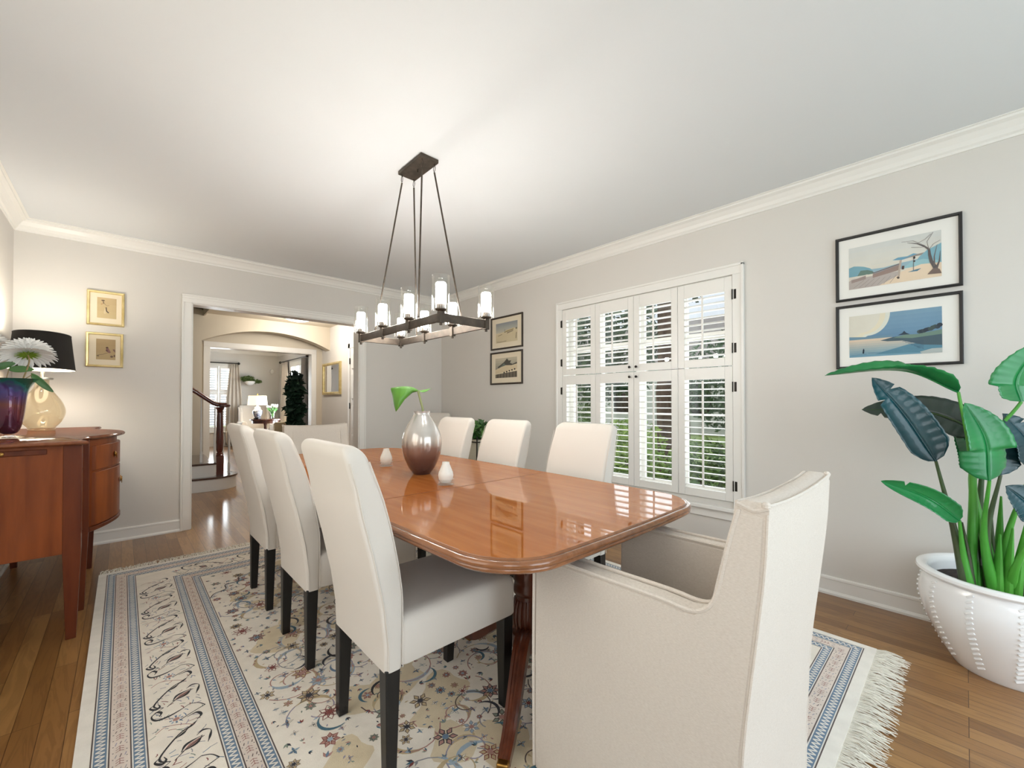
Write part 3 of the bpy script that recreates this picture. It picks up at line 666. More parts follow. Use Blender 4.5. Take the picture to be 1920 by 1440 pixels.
# ------------------------------------------------------------------ slipcovered armchairs (front faces local +Y, origin at floor centre)
def make_slip():
    t = thing('slipcovered_armchair', '', 'armchair'); hw = .28
    # side silhouette in (y,z): front y=.34, rear -.34
    arm = [(.34,.004),(.342,.35),(.338,.655),(.332,.668),(.315,.674),(.12,.672),(-.08,.674),(-.15,.670),(-.182,.676),(-.208,.696),(-.226,.735),(-.240,.80),(-.258,.88),(-.270,.925)]
    rear = [(-.325,.925),(-.318,.80),(-.298,.62),(-.276,.42),(-.266,.2),(-.262,.004)]
    for sx in (-1, 1):
        b = MB(); poly = arm+rear; n = len(poly)
        x0, x1 = sx*(hw-.07), sx*hw
        xs = [x0, x0+sx*.006, x0+sx*.02, x1-sx*.02, x1-sx*.006, x1]
        cy, cz = 0, .4; rings = []
        for k, x in enumerate(xs):
            ins = (.010,.003,0,0,.003,.010)[k]
            rings.append([(x+ (R.uniform(-.001,.001)), y-ins*(1 if y > cy else -1), (z-ins if z > .1 else z)) for y, z in poly])
        b.loft(rings); b.build('arm', M_linen, t, smooth=30)
        b = MB(); xo_ = x1-sx*.002
        b.tube([(xo_, y, z+.002) for y, z in bez2(arm)], .0055, 6)
        b.tube([(x0+sx*.003, y, z+.002) for y, z in bez2(arm[2:])], .0055, 6)
        b.tube([(xo_, y, z) for y, z in bez2(rear)], .0035, 6)
        b.build('piping', M_linen, t)
    # back panel, saddle top, raked
    def ztop(x): return .926+.012*abs(x/hw)**2.2
    b = MB(); rings = []; nz = 16; hb = hw-.002
    for k in range(nz+1):
        f = k/nz; ring = []
        for j in range(25):
            x = -hb+2*hb*j/24; z = .004+f*(ztop(x)-.004)
            yr = -lerp([(0,.264),(.2,.268),(.42,.278),(.62,.300),(.80,.320),(.96,.328)], z)+.004*math.sin(x*23+z*6)*(.3+f*.0)
            ring.append((x, yr, z))
        for j in range(24, -1, -1):
            x = -hb+2*hb*j/24; z = .004+f*(ztop(x)-.004)
            yf = -lerp([(0,.19),(.45,.19),(.68,.205),(.80,.240),(.93,.262)], z)
            ring.append((x, yf, z))
        rings.append(ring)
    rings.append([(x*.99, y*.5+(-.295)*.5, z+.009) for x, y, z in rings[-1]])
    b.loft(rings); b.build('backrest', M_linen, t, smooth=60)
    b = MB(); b.tube([(x, -.327, ztop(x)+.004) for x in [-hb+2*hb*j/24 for j in range(25)]], .0045, 6)
    b.tube([(x, -.266, ztop(x)+.004) for x in [-hb+2*hb*j/24 for j in range(25)]], .0045, 6)
    for e in (-1, 1):
        b.lathe([(.002,-.010),(.009,-.005),(.009,.001),(.005,.006),(.001,.007)], (e*(hb-.002), -.322, ztop(hb)+.006), 10)
        b.tube([(e*hb, -.327, ztop(hb)), (e*(hb+.002), -.30, ztop(hb)-.010), (e*hb, -.266, ztop(hb)+.001)], .005, 6)
    b.build('piping', M_linen, t)
    b = MB(); rings = []
    for z, ins in ((.20,0),(.40,0),(.455,.002),(.475,.012),(.482,.03)): rings.append(rrect(0, .06, .208-ins, .275-ins, .02, z, 4))
    b.loft(rings); b.build('seat', M_linen, t, smooth=50)
    b = MB(); b.prism([(-.208,.31),(.208,.31),(.208,.335),(-.208,.335)], .004, .45); b.build('skirt', M_linen, t, bevel=.004)
    return t
def bez2(pp): return [(p.x, p.y) for p in bez([(a, c, 0) for a, c in pp], 3)]
sl = make_slip(); sl.location = (1.245, .60, RZF); sl['label'] = 'beige linen slipcovered armchair at the near end of the table, back to the viewer'; sl['group'] = 'slipcovered armchairs at the table ends'
dup(sl, (1.335, 3.86, RZF), PI, 'pale linen slipcovered armchair at the far head of the table, seen before the hall opening', 'slipcovered armchairs at the table ends')

# ------------------------------------------------------------------ dining table
TC = (1.24, 2.155); TL = 1.425
tb = thing('dining_table', 'long polished cherry dining table with rounded corners on reeded pedestals', 'dining table', (TC[0], TC[1], 0))
def outline(off, z):
    pts = []; r = .20; n = 10
    for k, (sx, sy) in enumerate(((1,1),(-1,1),(-1,-1),(1,-1))):
        for i in range(n+1):
            a = k*PI/2+i*PI/2/n
            pts.append([sx*(.60-r)+r*math.cos(a), sy*(TL-r)+r*math.sin(a), math.cos(a), math.sin(a)])
        # straight long edge pieces handled by the bow below
        if k in (0, 2):
            for i in range(1, 6): pass
    full = []
    for i, p in enumerate(pts):
        full.append(p); q = pts[(i+1) % len(pts)]
        if math.hypot(p[0]-q[0], p[1]-q[1]) > .3:
            for k in range(1, 12):
                f = k/12; full.append([p[j]+(q[j]-p[j])*f for j in range(4)])
    out = []
    for x, y, nx, ny in full:
        x_ = x*(1-.055*(y/TL)**2)
        y_ = y*(1-.012*(x/.6)**2)
        l = math.hypot(nx, ny) or 1
        out.append((TC[0]+x_+nx/l*off, TC[1]+y_+ny/l*off, z))
    return out
to = (TC[0], TC[1], 0)
b = MB(); b.loft([outline(-.024, .7595), outline(-.024, .760)], (False, True)); b.loft([outline(-.024, .7565), outline(-.024, .7595)], (True, False)); b.build('tabletop', M_table, tb, to, smooth=20)
b = MB(); b.loft([outline(o_, z_) for o_, z_ in ((-.06,.7565),(-.0235,.7565),(-.0235,.7600),(-.019,.7585),(-.017,.7550),(-.013,.7550),(-.011,.7565),(-.004,.7540),(0,.7480),(0,.742),(-.003,.7385),(-.006,.7375),(-.003,.7345),(-.004,.728),(-.010,.7225),(-.020,.7205),(-.06,.7205))], (False, False))
b.build('edge_moulding', M_tedge, tb, to, smooth=60)
b = MB(); b.loft([outline(-.062, .7205), outline(-.062, .7565)], (True, True)); b.build('underframe', M_ped, tb, to, smooth=20)
for y in (1.66, 2.65):
    b = MB(); b.box(TC[0]-.57, TC[0]+.57, y-.0008, y+.0008, .7590, .7606); b.build('leaf_seam', mat('seam_line', (112,62,30), .4), tb, to)
for py in (1.24, 3.07):
    c = (TC[0], py, 0)
    b = MB(); b.lathe([(.02,.72),(.075,.715),(.08,.69),(.06,.67),(.045,.655),(.05,.60),(.052,.50),(.058,.47),(.062,.44),(.056,.43),(.058,.415),(.062,.40),(.060,.385),(.050,.375),(.052,.36),(.062,.33),(.066,.29),(.060,.25),(.050,.235),(.056,.225),(.066,.22),(.068,.165),(.06,.155),(.04,.14)], c, 28)
    for k in range(20):
        a = 2*PI*k/20
        b.tube([(c[0]+r_*math.cos(a), c[1]+r_*math.sin(a), z_) for r_, z_ in ((.0495,.60),(.0515,.50),(.0545,.47))], .0045, 5)
        b.tube([(c[0]+r_*math.cos(a), c[1]+r_*math.sin(a), z_) for r_, z_ in ((.053,.36),(.062,.33),(.066,.29),(.061,.25))], .005, 5)
    b.build('pedestal_column', M_ped, tb, to, smooth=40)
    sg_ = 1 if py < 2 else -1
    for k, (dx, dy) in enumerate(((-.36,-.25*sg_),(.36,-.25*sg_),(.01,.44*sg_))):
        L_ = math.hypot(dx, dy); ux, uy = dx/L_, dy/L_; px_, py_ = -uy, ux
        path = [(.045,.20),(.10,.215),(.16,.20),(.23,.145),(.30,.085),(.36,.045),(.43,.024)]
        P_ = bez([(c[0]+ux*s_, c[1]+uy*s_, z_+RZ) for s_, z_ in path], 4); n = len(P_); rings = []
        for i, p in enumerate(P_):
            f = i/(n-1); d = (P_[min(i+1,n-1)]-P_[max(i-1,0)]).normalized(); side = Vector((px_, py_, 0)); up = side.cross(d).normalized()
            if up.z < 0: up = -up
            hw_, hh = .033-.013*f, .036-.021*f
            prof = [(-1,-1),(-1,1),(-.6,1.12),(-.5,.98),(-.2,1.12),(0,.98),(.2,1.12),(.5,.98),(.6,1.12),(1,1),(1,-1)]
            rings.append([p+side*hw_*a+up*hh*e for a, e in prof])
        b = MB(); b.loft(rings); lg = b.build('leg', M_ped, tb, to, smooth=30)
        e = P_[-1]; b = MB()
        Mx = Matrix.Translation((e.x-ux*.008, e.y-uy*.008, e.z-.003)) @ Matrix.Rotation(math.atan2(uy, ux), 4, 'Z')
        b.obox(Mx, .034, .019, .0165)
        q = b.build('toe_cap', M_brass, lg, to, bevel=.005)

# ------------------------------------------------------------------ table vase with leaf
def glassvase_mat():
    m = bpy.data.materials.new('smoky_ombre_glass'); m.use_nodes = True; t = m.node_tree; b = t.nodes['Principled BSDF']
    tc = t.nodes.new('ShaderNodeTexCoord'); sp = t.nodes.new('ShaderNodeSeparateXYZ'); r = t.nodes.new('ShaderNodeValToRGB')
    mr = t.nodes.new('ShaderNodeMapRange'); mr.inputs[2].default_value = .36
    t.links.new(tc.outputs['Object'], sp.inputs[0]); t.links.new(sp.outputs['Z'], mr.inputs[0]); t.links.new(mr.outputs[0], r.inputs[0])
    e = r.color_ramp.elements; e[0].position = 0; e[0].color = (*lin((84,62,60)), 1); e[1].position = 1; e[1].color = (*lin((196,192,188)), 1)
    for p, c in ((.25,(112,84,76)), (.42,(150,124,112)), (.55,(196,186,176)), (.7,(210,206,200))): e.new(p).color = (*lin(c), 1)
    t.links.new(r.outputs[0], b.inputs['Base Color']); b.inputs['Metallic'].default_value = .5; b.inputs['Roughness'].default_value = .2
    b.inputs['Coat Weight'].default_value = .8; return m
VX, VY = 1.253, 2.108
vs = thing('glass_vase', 'smoky silver and plum ombre glass vase in the middle of the dining table', 'vase', (VX, VY, .7605))
b = MB(); prof = bez([(.046,0,0),(.050,.004,0),(.078,.045,0),(.104,.11,0),(.1125,.17,0),(.105,.225,0),(.083,.275,0),(.058,.315,0),(.046,.335,0),(.0445,.345,0),(.0465,.356,0)], 5)
pr = [(p.x, p.y) for p in prof]; pr2 = pr+[(r_-.005, z_) for r_, z_ in pr[::-1][:20]]
b.lathe(pr2, (VX,VY,.7605), 48, (True, False)); b.build('body', glassvase_mat(), vs, (VX,VY,.7605), smooth=60)
M_vleaf = mat('vase_leaf', (96,150,48), .4, noise=(4, (70,128,44), (3,1,1)))
M_vstem = mat('vase_stem', (140,146,96), .5)
lf = thing('leaf_sprig', 'single large green leaf on a stem standing in the grey glass vase', 'leaf', (VX, VY, .80))
b = MB(); sp_ = bez([(VX+.01,VY-.005,.80),(VX+.008,VY-.004,.98),(VX+.006,VY-.002,1.11),(VX-.004,VY+.006,1.17),(VX-.018,VY+.013,1.232)], 5); b.tube(sp_, [.0065]*len(sp_), 8); b.build('stem', M_vstem, lf, (VX,VY,.80))
def sheet(b, fn, nu, nv): b.grid(fn, nu, nv)
rt_ = Vector((.7334,-.68,0)); fw_ = Vector((.68,.7334,0))
J = Vector(sp_[-1])
b = MB()
def lobe1(u, v):   # large lobe hanging down-left
    tipx, edge = -.005, 0
    top = Vector((0,0,.0)).lerp(rt_*-.155+Vector((0,0,.012)), u)+Vector((0,0,.018*math.sin(PI*u)))+fw_*(-.02*math.sin(PI*u))
    low = [Vector((0,0,-.002)), rt_*-.03+Vector((0,0,-.010)), rt_*-.066+Vector((0,0,-.052))+fw_*-.05, rt_*-.098+Vector((0,0,-.105))+fw_*-.06, rt_*-.112+Vector((0,0,-.118))+fw_*-.055, rt_*-.135+Vector((0,0,-.06))+fw_*-.02, rt_*-.156+Vector((0,0,.010))]
    k = u*6; i = min(5, int(k)); lo = low[i].lerp(low[i+1], k-i)
    p = top.lerp(lo, v)+fw_*(-.02*math.sin(PI*v)*math.sin(PI*u)+.004*math.sin(u*22)*v)
    return tuple(J+p)
b.grid(lobe1, 24, 10)
def lobe2(u, v):   # small lobe to the right, foreshortened
    top = (rt_*.062*u+Vector((0,0,.018*u)))+fw_*.10*u
    lo = top+Vector((0,0,-.016*math.sin(PI*min(1,u*1.1))))+rt_*.008*math.sin(PI*u)-fw_*.05*math.sin(PI*u)
    p = top.lerp(lo, v); return tuple(J+p)
b.grid(lobe2, 14, 5)
def lobe3(u, v):   # far half behind
    top = rt_*-.155*u+Vector((0,0,.012*u+.018*math.sin(PI*u)))
    lo = top+fw_*.08*math.sin(PI*u)+Vector((0,0,.004))
    return tuple(J+top.lerp(lo, v))
b.grid(lobe3, 14, 5)
b.build('leaf_blade', M_vleaf, lf, (VX,VY,.80), smooth=60, solid=.0012)
# votives
def votive(x, y, label):
    t = thing('votive_candle', label, 'candle', (x, y, .7602), group='white bud-shaped votive candles on the table')
    b = MB(); b.lathe([(.001,0),(.040,0),(.0415,.004),(.0415,.022),(.041,.026),(.037,.027),(.036,.012),(.001,.010)], (0,0,0), 32); b.build('glass_dish', M_clear, t)
    b = MB(); b.lathe([(.001,.011),(.024,.011),(.034,.026),(.0375,.044),(.035,.060),(.026,.082),(.019,.100),(.0175,.110),(.0155,.110),(.016,.098),(.001,.094)], (0,0,0), 32); b.build('candle', M_opal, t, smooth=50)
    b = MB(); b.tube([(0,0,.085),(.001,0,.094),(.002,.001,.10)], .001, 5); b.build('wick', M_dark, t)
    return t
votive(1.18, 1.757, 'white bud-shaped votive candle in clear dish, in front of the grey vase')
votive(1.236, 2.515, 'white bud-shaped votive candle in clear dish, left of and beyond the grey vase')

# ------------------------------------------------------------------ chandelier
CX, CY = 1.255, 2.165
cl = thing('chandelier', 'bronze rectangular eight-light chandelier with clear glass cylinders over the table', 'chandelier', (CX, CY, ZC))
co = (CX, CY, ZC)
b = MB(); b.box(CX-.057, CX+.057, CY-.133, CY+.133, ZC-.022, ZC); b.build('ceiling_plate', M_bronze, cl, co, bevel=.003)
hw_, hl_ = .14, .46; fz0, fz1 = 1.555, 1.597
b = MB()
for e in (-1, 1):
    b.box(CX+e*hw_-.006, CX+e*hw_+.006, CY-hl_, CY+hl_, fz0, fz1); b.box(CX-hw_, CX+hw_, CY+e*hl_-.006, CY+e*hl_+.006, fz0, fz1)
b.build('rectangular_frame', M_bronze, cl, co, bevel=.0015)
M_bulb = emis('glowing_frosted_tube', (255,251,245), 92)
M_lampglass = clear('lamp_glass', (.97,.97,.96), (1,1,1), .03, 1.5)
for e in (-1, 1):
    for f in (-1, -1/3, 1/3, 1):
        x, y = CX+e*hw_, CY+f*hl_
        b = MB(); b.box(x-.0125, x+.0125, y-.0125, y+.0125, fz0-.006, fz1+.006); b.lathe([(.006,-.012),(.008,-.008),(.006,0)], (x,y,fz0-.006), 12)
        b.lathe([(.012,0),(.016,.004),(.026,.008),(.028,.014),(.020,.016)], (x,y,fz1+.004), 24); h = b.build('lamp_holder', M_bronze, cl, co, smooth=40)
        b = MB(); b.lathe([(.042,0),(.0425,.004),(.0425,.163),(.0415,.164),(.0405,.163),(.0405,.006)], (x,y,fz1+.014), 32, (True, False)); b.build('glass_shade', M_lampglass, h, co, smooth=40)
        b = MB(); b.lathe([(.022,0),(.022,.024)], (x,y,fz1+.018), 20); b.build('socket', M_bronze, h, co)
        b = MB(); b.lathe([(.0245,0),(.0255,.006),(.0255,.098),(.022,.104),(.001,.106)], (x,y,fz1+.040), 24); b.build('frosted_tube', M_bulb, h, co, smooth=40)
for e in (-1, 1):
    for f in (-1, 1):
        p0 = Vector((CX+e*.04, CY+f*.115, ZC-.022)); p1 = Vector((CX+e*hw_, CY+f*.25, fz1+.012)); d = (p1-p0).normalized()
        a = p0+Vector((0,0,-.05)); bq = p1
        b = MB(); b.tube([a, bq], .0048, 8); rd = b.build('suspension_rod', M_bronze, cl, co)
        b = MB(); b.tube([p0, p0+Vector((0,0,-.012))], .003, 6)
        ring = [Vector((0, .009*math.cos(k*PI/6), -.028+.017*math.sin(k*PI/6))) for k in range(13)]; b.tube([p0+q for q in ring], .0018, 5)
        b.build('hanging_link', M_bronze, rd, co)
        b = MB(); b.tube([p1+Vector((0,0,-.018)), p1+Vector((0,0,-.002))], .004, 6); b.lathe([(.002,-.006),(.007,0),(.002,.007)], tuple(p1), 8); b.build('hanging_link', M_bronze, rd, co)
b = MB(); b.tube([(CX, CY, ZC-.02), (CX, CY, ZC-.04)], .005, 6); b.build('hook', M_bronze, cl, co)

# ------------------------------------------------------------------ sideboard
SZ = .975; SY0, SY1 = 2.995, 4.60; SC = (SY0+SY1)/2
so = (-.40, SC, 0)
sb = thing('sideboard', 'reddish cherry bow-front sideboard with tapered legs against the left wall', 'sideboard', so)
yA, yB_ = 3.395, 4.20   # inner legs
def xfront(y, o=0):
    if y < yA or y > yB_:
        t = (y-SY0)/(yA-SY0) if y < yA else (SY1-y)/(SY1-yB_)
        return -.150-.045*math.sin(PI*max(0, min(1, t)))+o
    return -.140+.125*math.sin(PI*(y-yA)/(yB_-yA))**.85+o
def plan(o, y0=SY0, y1=SY1, xb=-.59, n=48):
    P = [(xb, y0), ]
    for i in range(n+1):
        y = y0+(y1-y0)*i/n; yy = min(max(y, SY0), SY1); P.append((xfront(yy, o), y))
    P.append((xb, y1)); return P
b = MB(); pt = plan(.0)
rings = []
for o_, z_ in ((.016,.955),(.024,.958),(.028,.964),(.026,.970),(.020,SZ)):
    rings.append([(x if x < -.58 else x+o_, y, z_) for x, y in plan(0, SY0-o_, SY1+o_)])
b.loft(rings); b.build('top', M_sidetop, sb, so, smooth=40)
b = MB(); b.loft([[(x, y, z) for x, y in plan(-.012, SY0+.012, SY1-.012)] for z in (.43, .955)]); b.build('carcass', M_side, sb, so, smooth=30)
b = MB(); b.box(-.585, -.195, SY0+.003, SY0+.014, .425, .955); b.build('side_panel', M_side, sb, so, bevel=.002)
b = MB(); b.box(-.56, -.265, SY0-.002, SY0+.01, .916, .942); sl_ = b.build('pull_out_slide', M_side2, sb, so, bevel=.003)
b = MB(); b.lathe([(.003,0),(.004,.008),(.009,.012),(.009,.018),(.004,.021)], (0,0,0), 14); k = b.build('knob', M_brass, sl_); k.rotation_euler = (PI/2,0,0); k.location = (-.405-so[0], SY0-.002-so[1], .929)
for i, y in enumerate((SY0, yA, yB_, SY1)):
    xf = xfront(y) ; hy = .036
    yc = y+hy*(1 if i == 0 else -1 if i == 3 else 0) + (0 if i in (0,3) else (.0))
    if i in (0, 3): ym0, ym1 = (y, y+.072) if i == 0 else (y-.072, y)
    else: ym0, ym1 = y-.03, y+.03
    b = MB(); xb0 = xf-.062
    b.loft([[(xf-.048, ym0+.012, 0), (xf-.012, ym0+.012, 0), (xf-.012, ym1-.022, 0), (xf-.048, ym1-.022, 0)],
            [(xb0, ym0, .43), (xf+.002, ym0, .43), (xf+.002, ym1, .43), (xb0, ym1, .43)], [(xb0, ym0, .955), (xf+.002, ym0, .955), (xf+.002, ym1, .955), (xb0, ym1, .955)]])
    b.build('leg', M_side2, sb, so, bevel=.002)
for y in (SY0+.03, SY1-.03):
    b = MB(); b.loft([[(-.572, y-.016, 0), (-.54, y-.016, 0), (-.54, y+.016, 0), (-.572, y+.016, 0)], [(-.585, y-.025, .43), (-.53, y-.025, .43), (-.53, y+.025, .43), (-.585, y+.025, .43)]]); b.build('leg', M_side2, sb, so)
def frontpanel(name, y0, y1, z0, z1, m, o=.004):
    n = 14; b = MB()
    P = [(xfront(y0+(y1-y0)*i/n, o), y0+(y1-y0)*i/n) for i in range(n+1)]; Q = [(xfront(y0+(y1-y0)*i/n, -.014), y0+(y1-y0)*i/n) for i in range(n, -1, -1)]
    b.loft([[(x, y, z) for x, y in P+Q] for z in (z0, z1)]); return b.build(name, m, sb, so, smooth=25, bevel=.002)
def ringpull(par, x, y, z):
    b = MB(); b.lathe([(.002,.010),(.008,.008),(.015,.004),(.017,0)], (0,0,0), 18)
    for k in range(13): pass
    b.tube([(.0, .013*math.cos(k*PI/8), .0) for k in range(2)], .001, 4)
    o = b.build('rosette', M_brass, par); o.rotation_euler = (0, PI/2, 0); o.location = (x-so[0], y-so[1], z)
    b = MB(); b.tube([(.009+.0*k, .013*math.sin(2*PI*k/16), -.010+.014*math.cos(2*PI*k/16)) for k in range(17)], .0018, 6); b.tube([(.0,0,.004),(.012,0,.004)], .003, 6)
    o = b.build('ring_pull', M_brass, par); o.location = (x-so[0], y-so[1], z)
d = frontpanel('drawer', yA+.036, yB_-.036, .775, .915, M_side); ringpull(d, xfront(3.62)+.006, 3.62, .845); ringpull(d, xfront(4.0)+.006, 4.0, .845)
ym = (yA+yB_)/2
for y0, y1 in ((yA+.036, ym-.002), (ym+.002, yB_-.036)):
    d = frontpanel('door', y0, y1, .455, .762, M_side); yk = ym-.04 if y1 < ym+.01 else ym+.04; ringpull(d, xfront(yk)+.006, yk, .665)
for y0, y1 in ((SY0+.076, yA-.034), (yB_+.034, SY1-.076)):
    frontpanel('drawer', y0, y1, .80, .915, M_side2); d = frontpanel('door', y0, y1, .455, .79, M_side2); ringpull(d, xfront((y0+y1)/2)+.006, (y0+y1)/2, .70); ringpull(d, xfront((y0+y1)/2)+.006, (y0+y1)/2, .50)
b = MB(); rings = [[(x, y, z) for x, y in plan(o_, yA, yB_, -.3)] for o_, z in ((.0,.425),(.008,.43),(.008,.448),(0,.452))]; b.loft(rings); b.build('bottom_moulding', M_side2, sb, so, smooth=30)
b = MB(); b.box(-.6, -.575, SY1-.12, SY1+.02, SZ, SZ+.012); b.build('back_lip', M_side2, sb, so)

# table lamp on the sideboard
LXp, LYp = -.405, 4.28; Lz = SZ+.0005
lo_ = (LXp, LYp, Lz)
lp = thing('table_lamp', 'amber glass gourd table lamp with black oval shade on the sideboard', 'lamp', lo_)
M_amber = clear('amber_glass', (.84,.78,.66), (1,.97,.9), .02, 1.5)
b = MB(); gp = bez([(.085,0,0),(.09,.008,0),(.088,.018,0),(.125,.055,0),(.150,.105,0),(.150,.145,0),(.128,.195,0),(.090,.245,0),(.056,.285,0),(.045,.32,0),(.046,.345,0)], 4)
b.lathe([(p.x, p.y) for p in gp], lo_, 40, (True, False), .74, 1.02); b.build('glass_body', M_amber, lp, lo_, smooth=60)
b = MB(); b.lathe([(.046,.345),(.052,.347),(.052,.358),(.012,.361),(.009,.40),(.009,.43)], lo_, 24); b.build('neck_cap', mat('brushed_nickel', (170,168,162), .3, metal=1), lp, lo_, smooth=40)
def shade_mat(name, out_c, in_c):
    m = mat(name, out_c, .9, bump=(400, .4)); t = m.node_tree; bb = t.nodes['Principled BSDF']; g = t.nodes.new('ShaderNodeNewGeometry')
    mx = t.nodes.new('ShaderNodeMix'); mx.data_type = 'RGBA'; mx.inputs[6].default_value = (*lin(out_c), 1); mx.inputs[7].default_value = (*lin(in_c), 1)
    t.links.new(g.outputs['Backfacing'], mx.inputs[0]); t.links.new(mx.outputs[2], bb.inputs['Base Color']); return m
b = MB(); n = 64
def ell(a, c, z): return [(LXp+a*math.cos(2*PI*j/n), LYp+c*math.sin(2*PI*j/n), z) for j in range(n)]
b.loft([ell(.158, .285, 1.388), ell(.146, .262, 1.50), ell(.134, .238, 1.628)], (False, False)); b.build('lamp_shade', shade_mat('black_shade_fabric', (32,28,24), (244,238,224)), lp, lo_, smooth=60)
b = MB(); b.tube(ell(.158,.285,1.388)+ell(.158,.285,1.388)[:1], .002, 5); b.tube(ell(.134,.238,1.628)+ell(.134,.238,1.628)[:1], .002, 5); b.build('shade_rim', M_dark, lp, lo_)
b = MB(); b.lathe([(.001,0),(.02,.01),(.032,.04),(.028,.07),(.014,.095),(.013,.11)], (LXp, LYp, 1.42), 20); b.build('light_bulb', emis('warm_bulb', (255,226,180), 14), lp, lo_)
light('table_lamp_glow', 'POINT', (LXp, LYp, 1.54), 15, (1.0, .95, .86), r=.1)
b = MB(); b.tube([(LXp, LYp+.0, 1.41), (LXp, LYp+.13, 1.45), (LXp, LYp+.14, 1.62)], .0016, 5); b.tube([(LXp, LYp, 1.41), (LXp, LYp-.13, 1.45), (LXp, LYp-.14, 1.62)], .0016, 5); b.tube([(LXp, LYp-.14, 1.62), (LXp, LYp+.14, 1.62)], .0016, 5); b.build('harp', M_dark, lp, lo_)

# iridescent vase with flowers
FX, FY = -.445, 3.47; fo = (FX, FY, SZ+.001)
def irid():
    m = bpy.data.materials.new('iridescent_art_glass'); m.use_nodes = True; t = m.node_tree; b = t.nodes['Principled BSDF']
    tc = t.nodes.new('ShaderNodeTexCoord'); sp = t.nodes.new('ShaderNodeSeparateXYZ'); n = t.nodes.new('ShaderNodeTexNoise'); n.inputs['Scale'].default_value = 9; n.inputs['Detail'].default_value = 3
    t.links.new(tc.outputs['Object'], sp.inputs[0]); t.links.new(tc.outputs['Object'], n.inputs[0])
    a = t.nodes.new('ShaderNodeMath'); a.operation = 'MULTIPLY_ADD'; a.inputs[1].default_value = 2.35; t.links.new(sp.outputs['Z'], a.inputs[0]); 
    s2 = t.nodes.new('ShaderNodeMath'); s2.operation = 'MULTIPLY_ADD'; s2.inputs[1].default_value = .55; s2.inputs[2].default_value = -.2; t.links.new(n.outputs['Fac'], s2.inputs[0]); t.links.new(s2.outputs[0], a.inputs[2])
    r = t.nodes.new('ShaderNodeValToRGB'); e = r.color_ramp.elements; e[0].color = (*lin((52,22,52)), 1); e[1].color = (*lin((60,150,130)), 1); e[1].position = .98
    for p, c in ((.2,(88,34,60)), (.34,(110,50,72)), (.46,(120,64,54)), (.56,(92,56,104)), (.66,(80,70,140)), (.74,(40,130,128)), (.84,(36,110,88))): e.new(p).color = (*lin(c), 1)
    t.links.new(a.outputs[0], r.inputs[0]); t.links.new(r.outputs[0], b.inputs['Base Color']); b.inputs['Metallic'].default_value = .6; b.inputs['Roughness'].default_value = .15; b.inputs['Coat Weight'].default_value = 1; return m
iv = thing('art_glass_vase', 'iridescent purple and teal flared glass vase on the sideboard', 'vase', fo)
b = MB(); vp = [(p.x, p.y) for p in bez([(.022,.022,0),(.034,.034,0),(.046,.07,0),(.056,.14,0),(.062,.21,0),(.070,.26,0),(.088,.295,0),(.108,.318,0)], 4)]
b.lathe(vp+[(r_-.004, z_) for r_, z_ in vp[::-1][:16]], fo, 36, (True, False)); b.build('body', irid(), iv, fo, smooth=60)
b = MB(); b.lathe([(.001,0),(.055,0),(.055,.004),(.024,.012),(.02,.024),(.001,.024)], fo, 28); b.build('foot', M_clear, iv, fo, smooth=50)
M_pet = mat('white_petals', (252,251,248), .6, sheen=.3); M_sep = mat('green_sepals', (120,150,44), .5); M_fl = mat('flower_leaf', (58,98,50), .45, noise=(8, (80,122,60), (1,1,1))); M_fs = mat('flower_stem', (150,130,90), .6)
def dahlia(c, face, rad, label, base):
    t = thing('dahlia', label, 'flower', base)
    c = Vector(c); f = Vector(face).normalized(); u = f.orthogonal().normalized(); v = f.cross(u); r = random.Random(int(c.x*1e4) & 0xffff)
    b = MB()
    for layer in range(7):
        npet = 26-layer*2; el = -.30+layer*.24; L_ = rad*(1.0-.10*layer)
        for k in range(npet):
            a = 2*PI*(k+.5*(layer % 2))/npet+r.uniform(-.06,.06); d = (u*math.cos(a)+v*math.sin(a))*math.cos(el)+f*math.sin(el); s_ = f.cross(d).normalized(); n_ = d.cross(s_)
            wd = L_*.10*r.uniform(.85,1.15); b0 = c+f*layer*.004
            pts = []
            for q, wq, lift in ((.12,.4,0),(.5,1,-.03),(.82,.95,.0),(1.0,.15,.05)):
                m_ = b0+d*L_*q+n_*L_*lift*(-1); pts += [m_-s_*wd*wq+f*.002, m_+f*-.002, m_+s_*wd*wq+f*.002]
            b.add(pts, [(i*3+j, i*3+j+1, i*3+j+4, i*3+j+3) for i in range(3) for j in range(2)])
    b.build('petals', M_pet, t, base, smooth=60)
    b = MB()
    for k in range(14):
        a = 2*PI*k/14; d = (u*math.cos(a)+v*math.sin(a)); s_ = f.cross(d).normalized(); q = c-f*.018
        p_ = [q, q+d*rad*.2+s_*rad*.05, q+d*rad*.42-f*.004, q+d*rad*.2-s_*rad*.05]; b.add(p_, [(0,1,2,3)])
    b.build('sepals', M_sep, t, base, smooth=0, solid=.002)
    b = MB(); st_ = bez([c-f*.015, c-f*.05+Vector((0,0,-.03)), Vector(base)+Vector((0,0,.12)), Vector(base)], 5); b.tube(st_, .0035, 6); b.build('stem', M_fs, t, base)
    return t
dahlia((FX+.062, FY+.0, 1.44), (-.10,.42,.90), .120, 'white dahlia with green sepals, the right bloom in the purple vase', (FX+.01, FY, SZ+.05))
dahlia((FX-.115, FY+.10, 1.475), (-.3,.35,.85), .118, 'white dahlia cut by the left picture edge, left bloom in the purple vase', (FX-.01, FY+.01, SZ+.05))
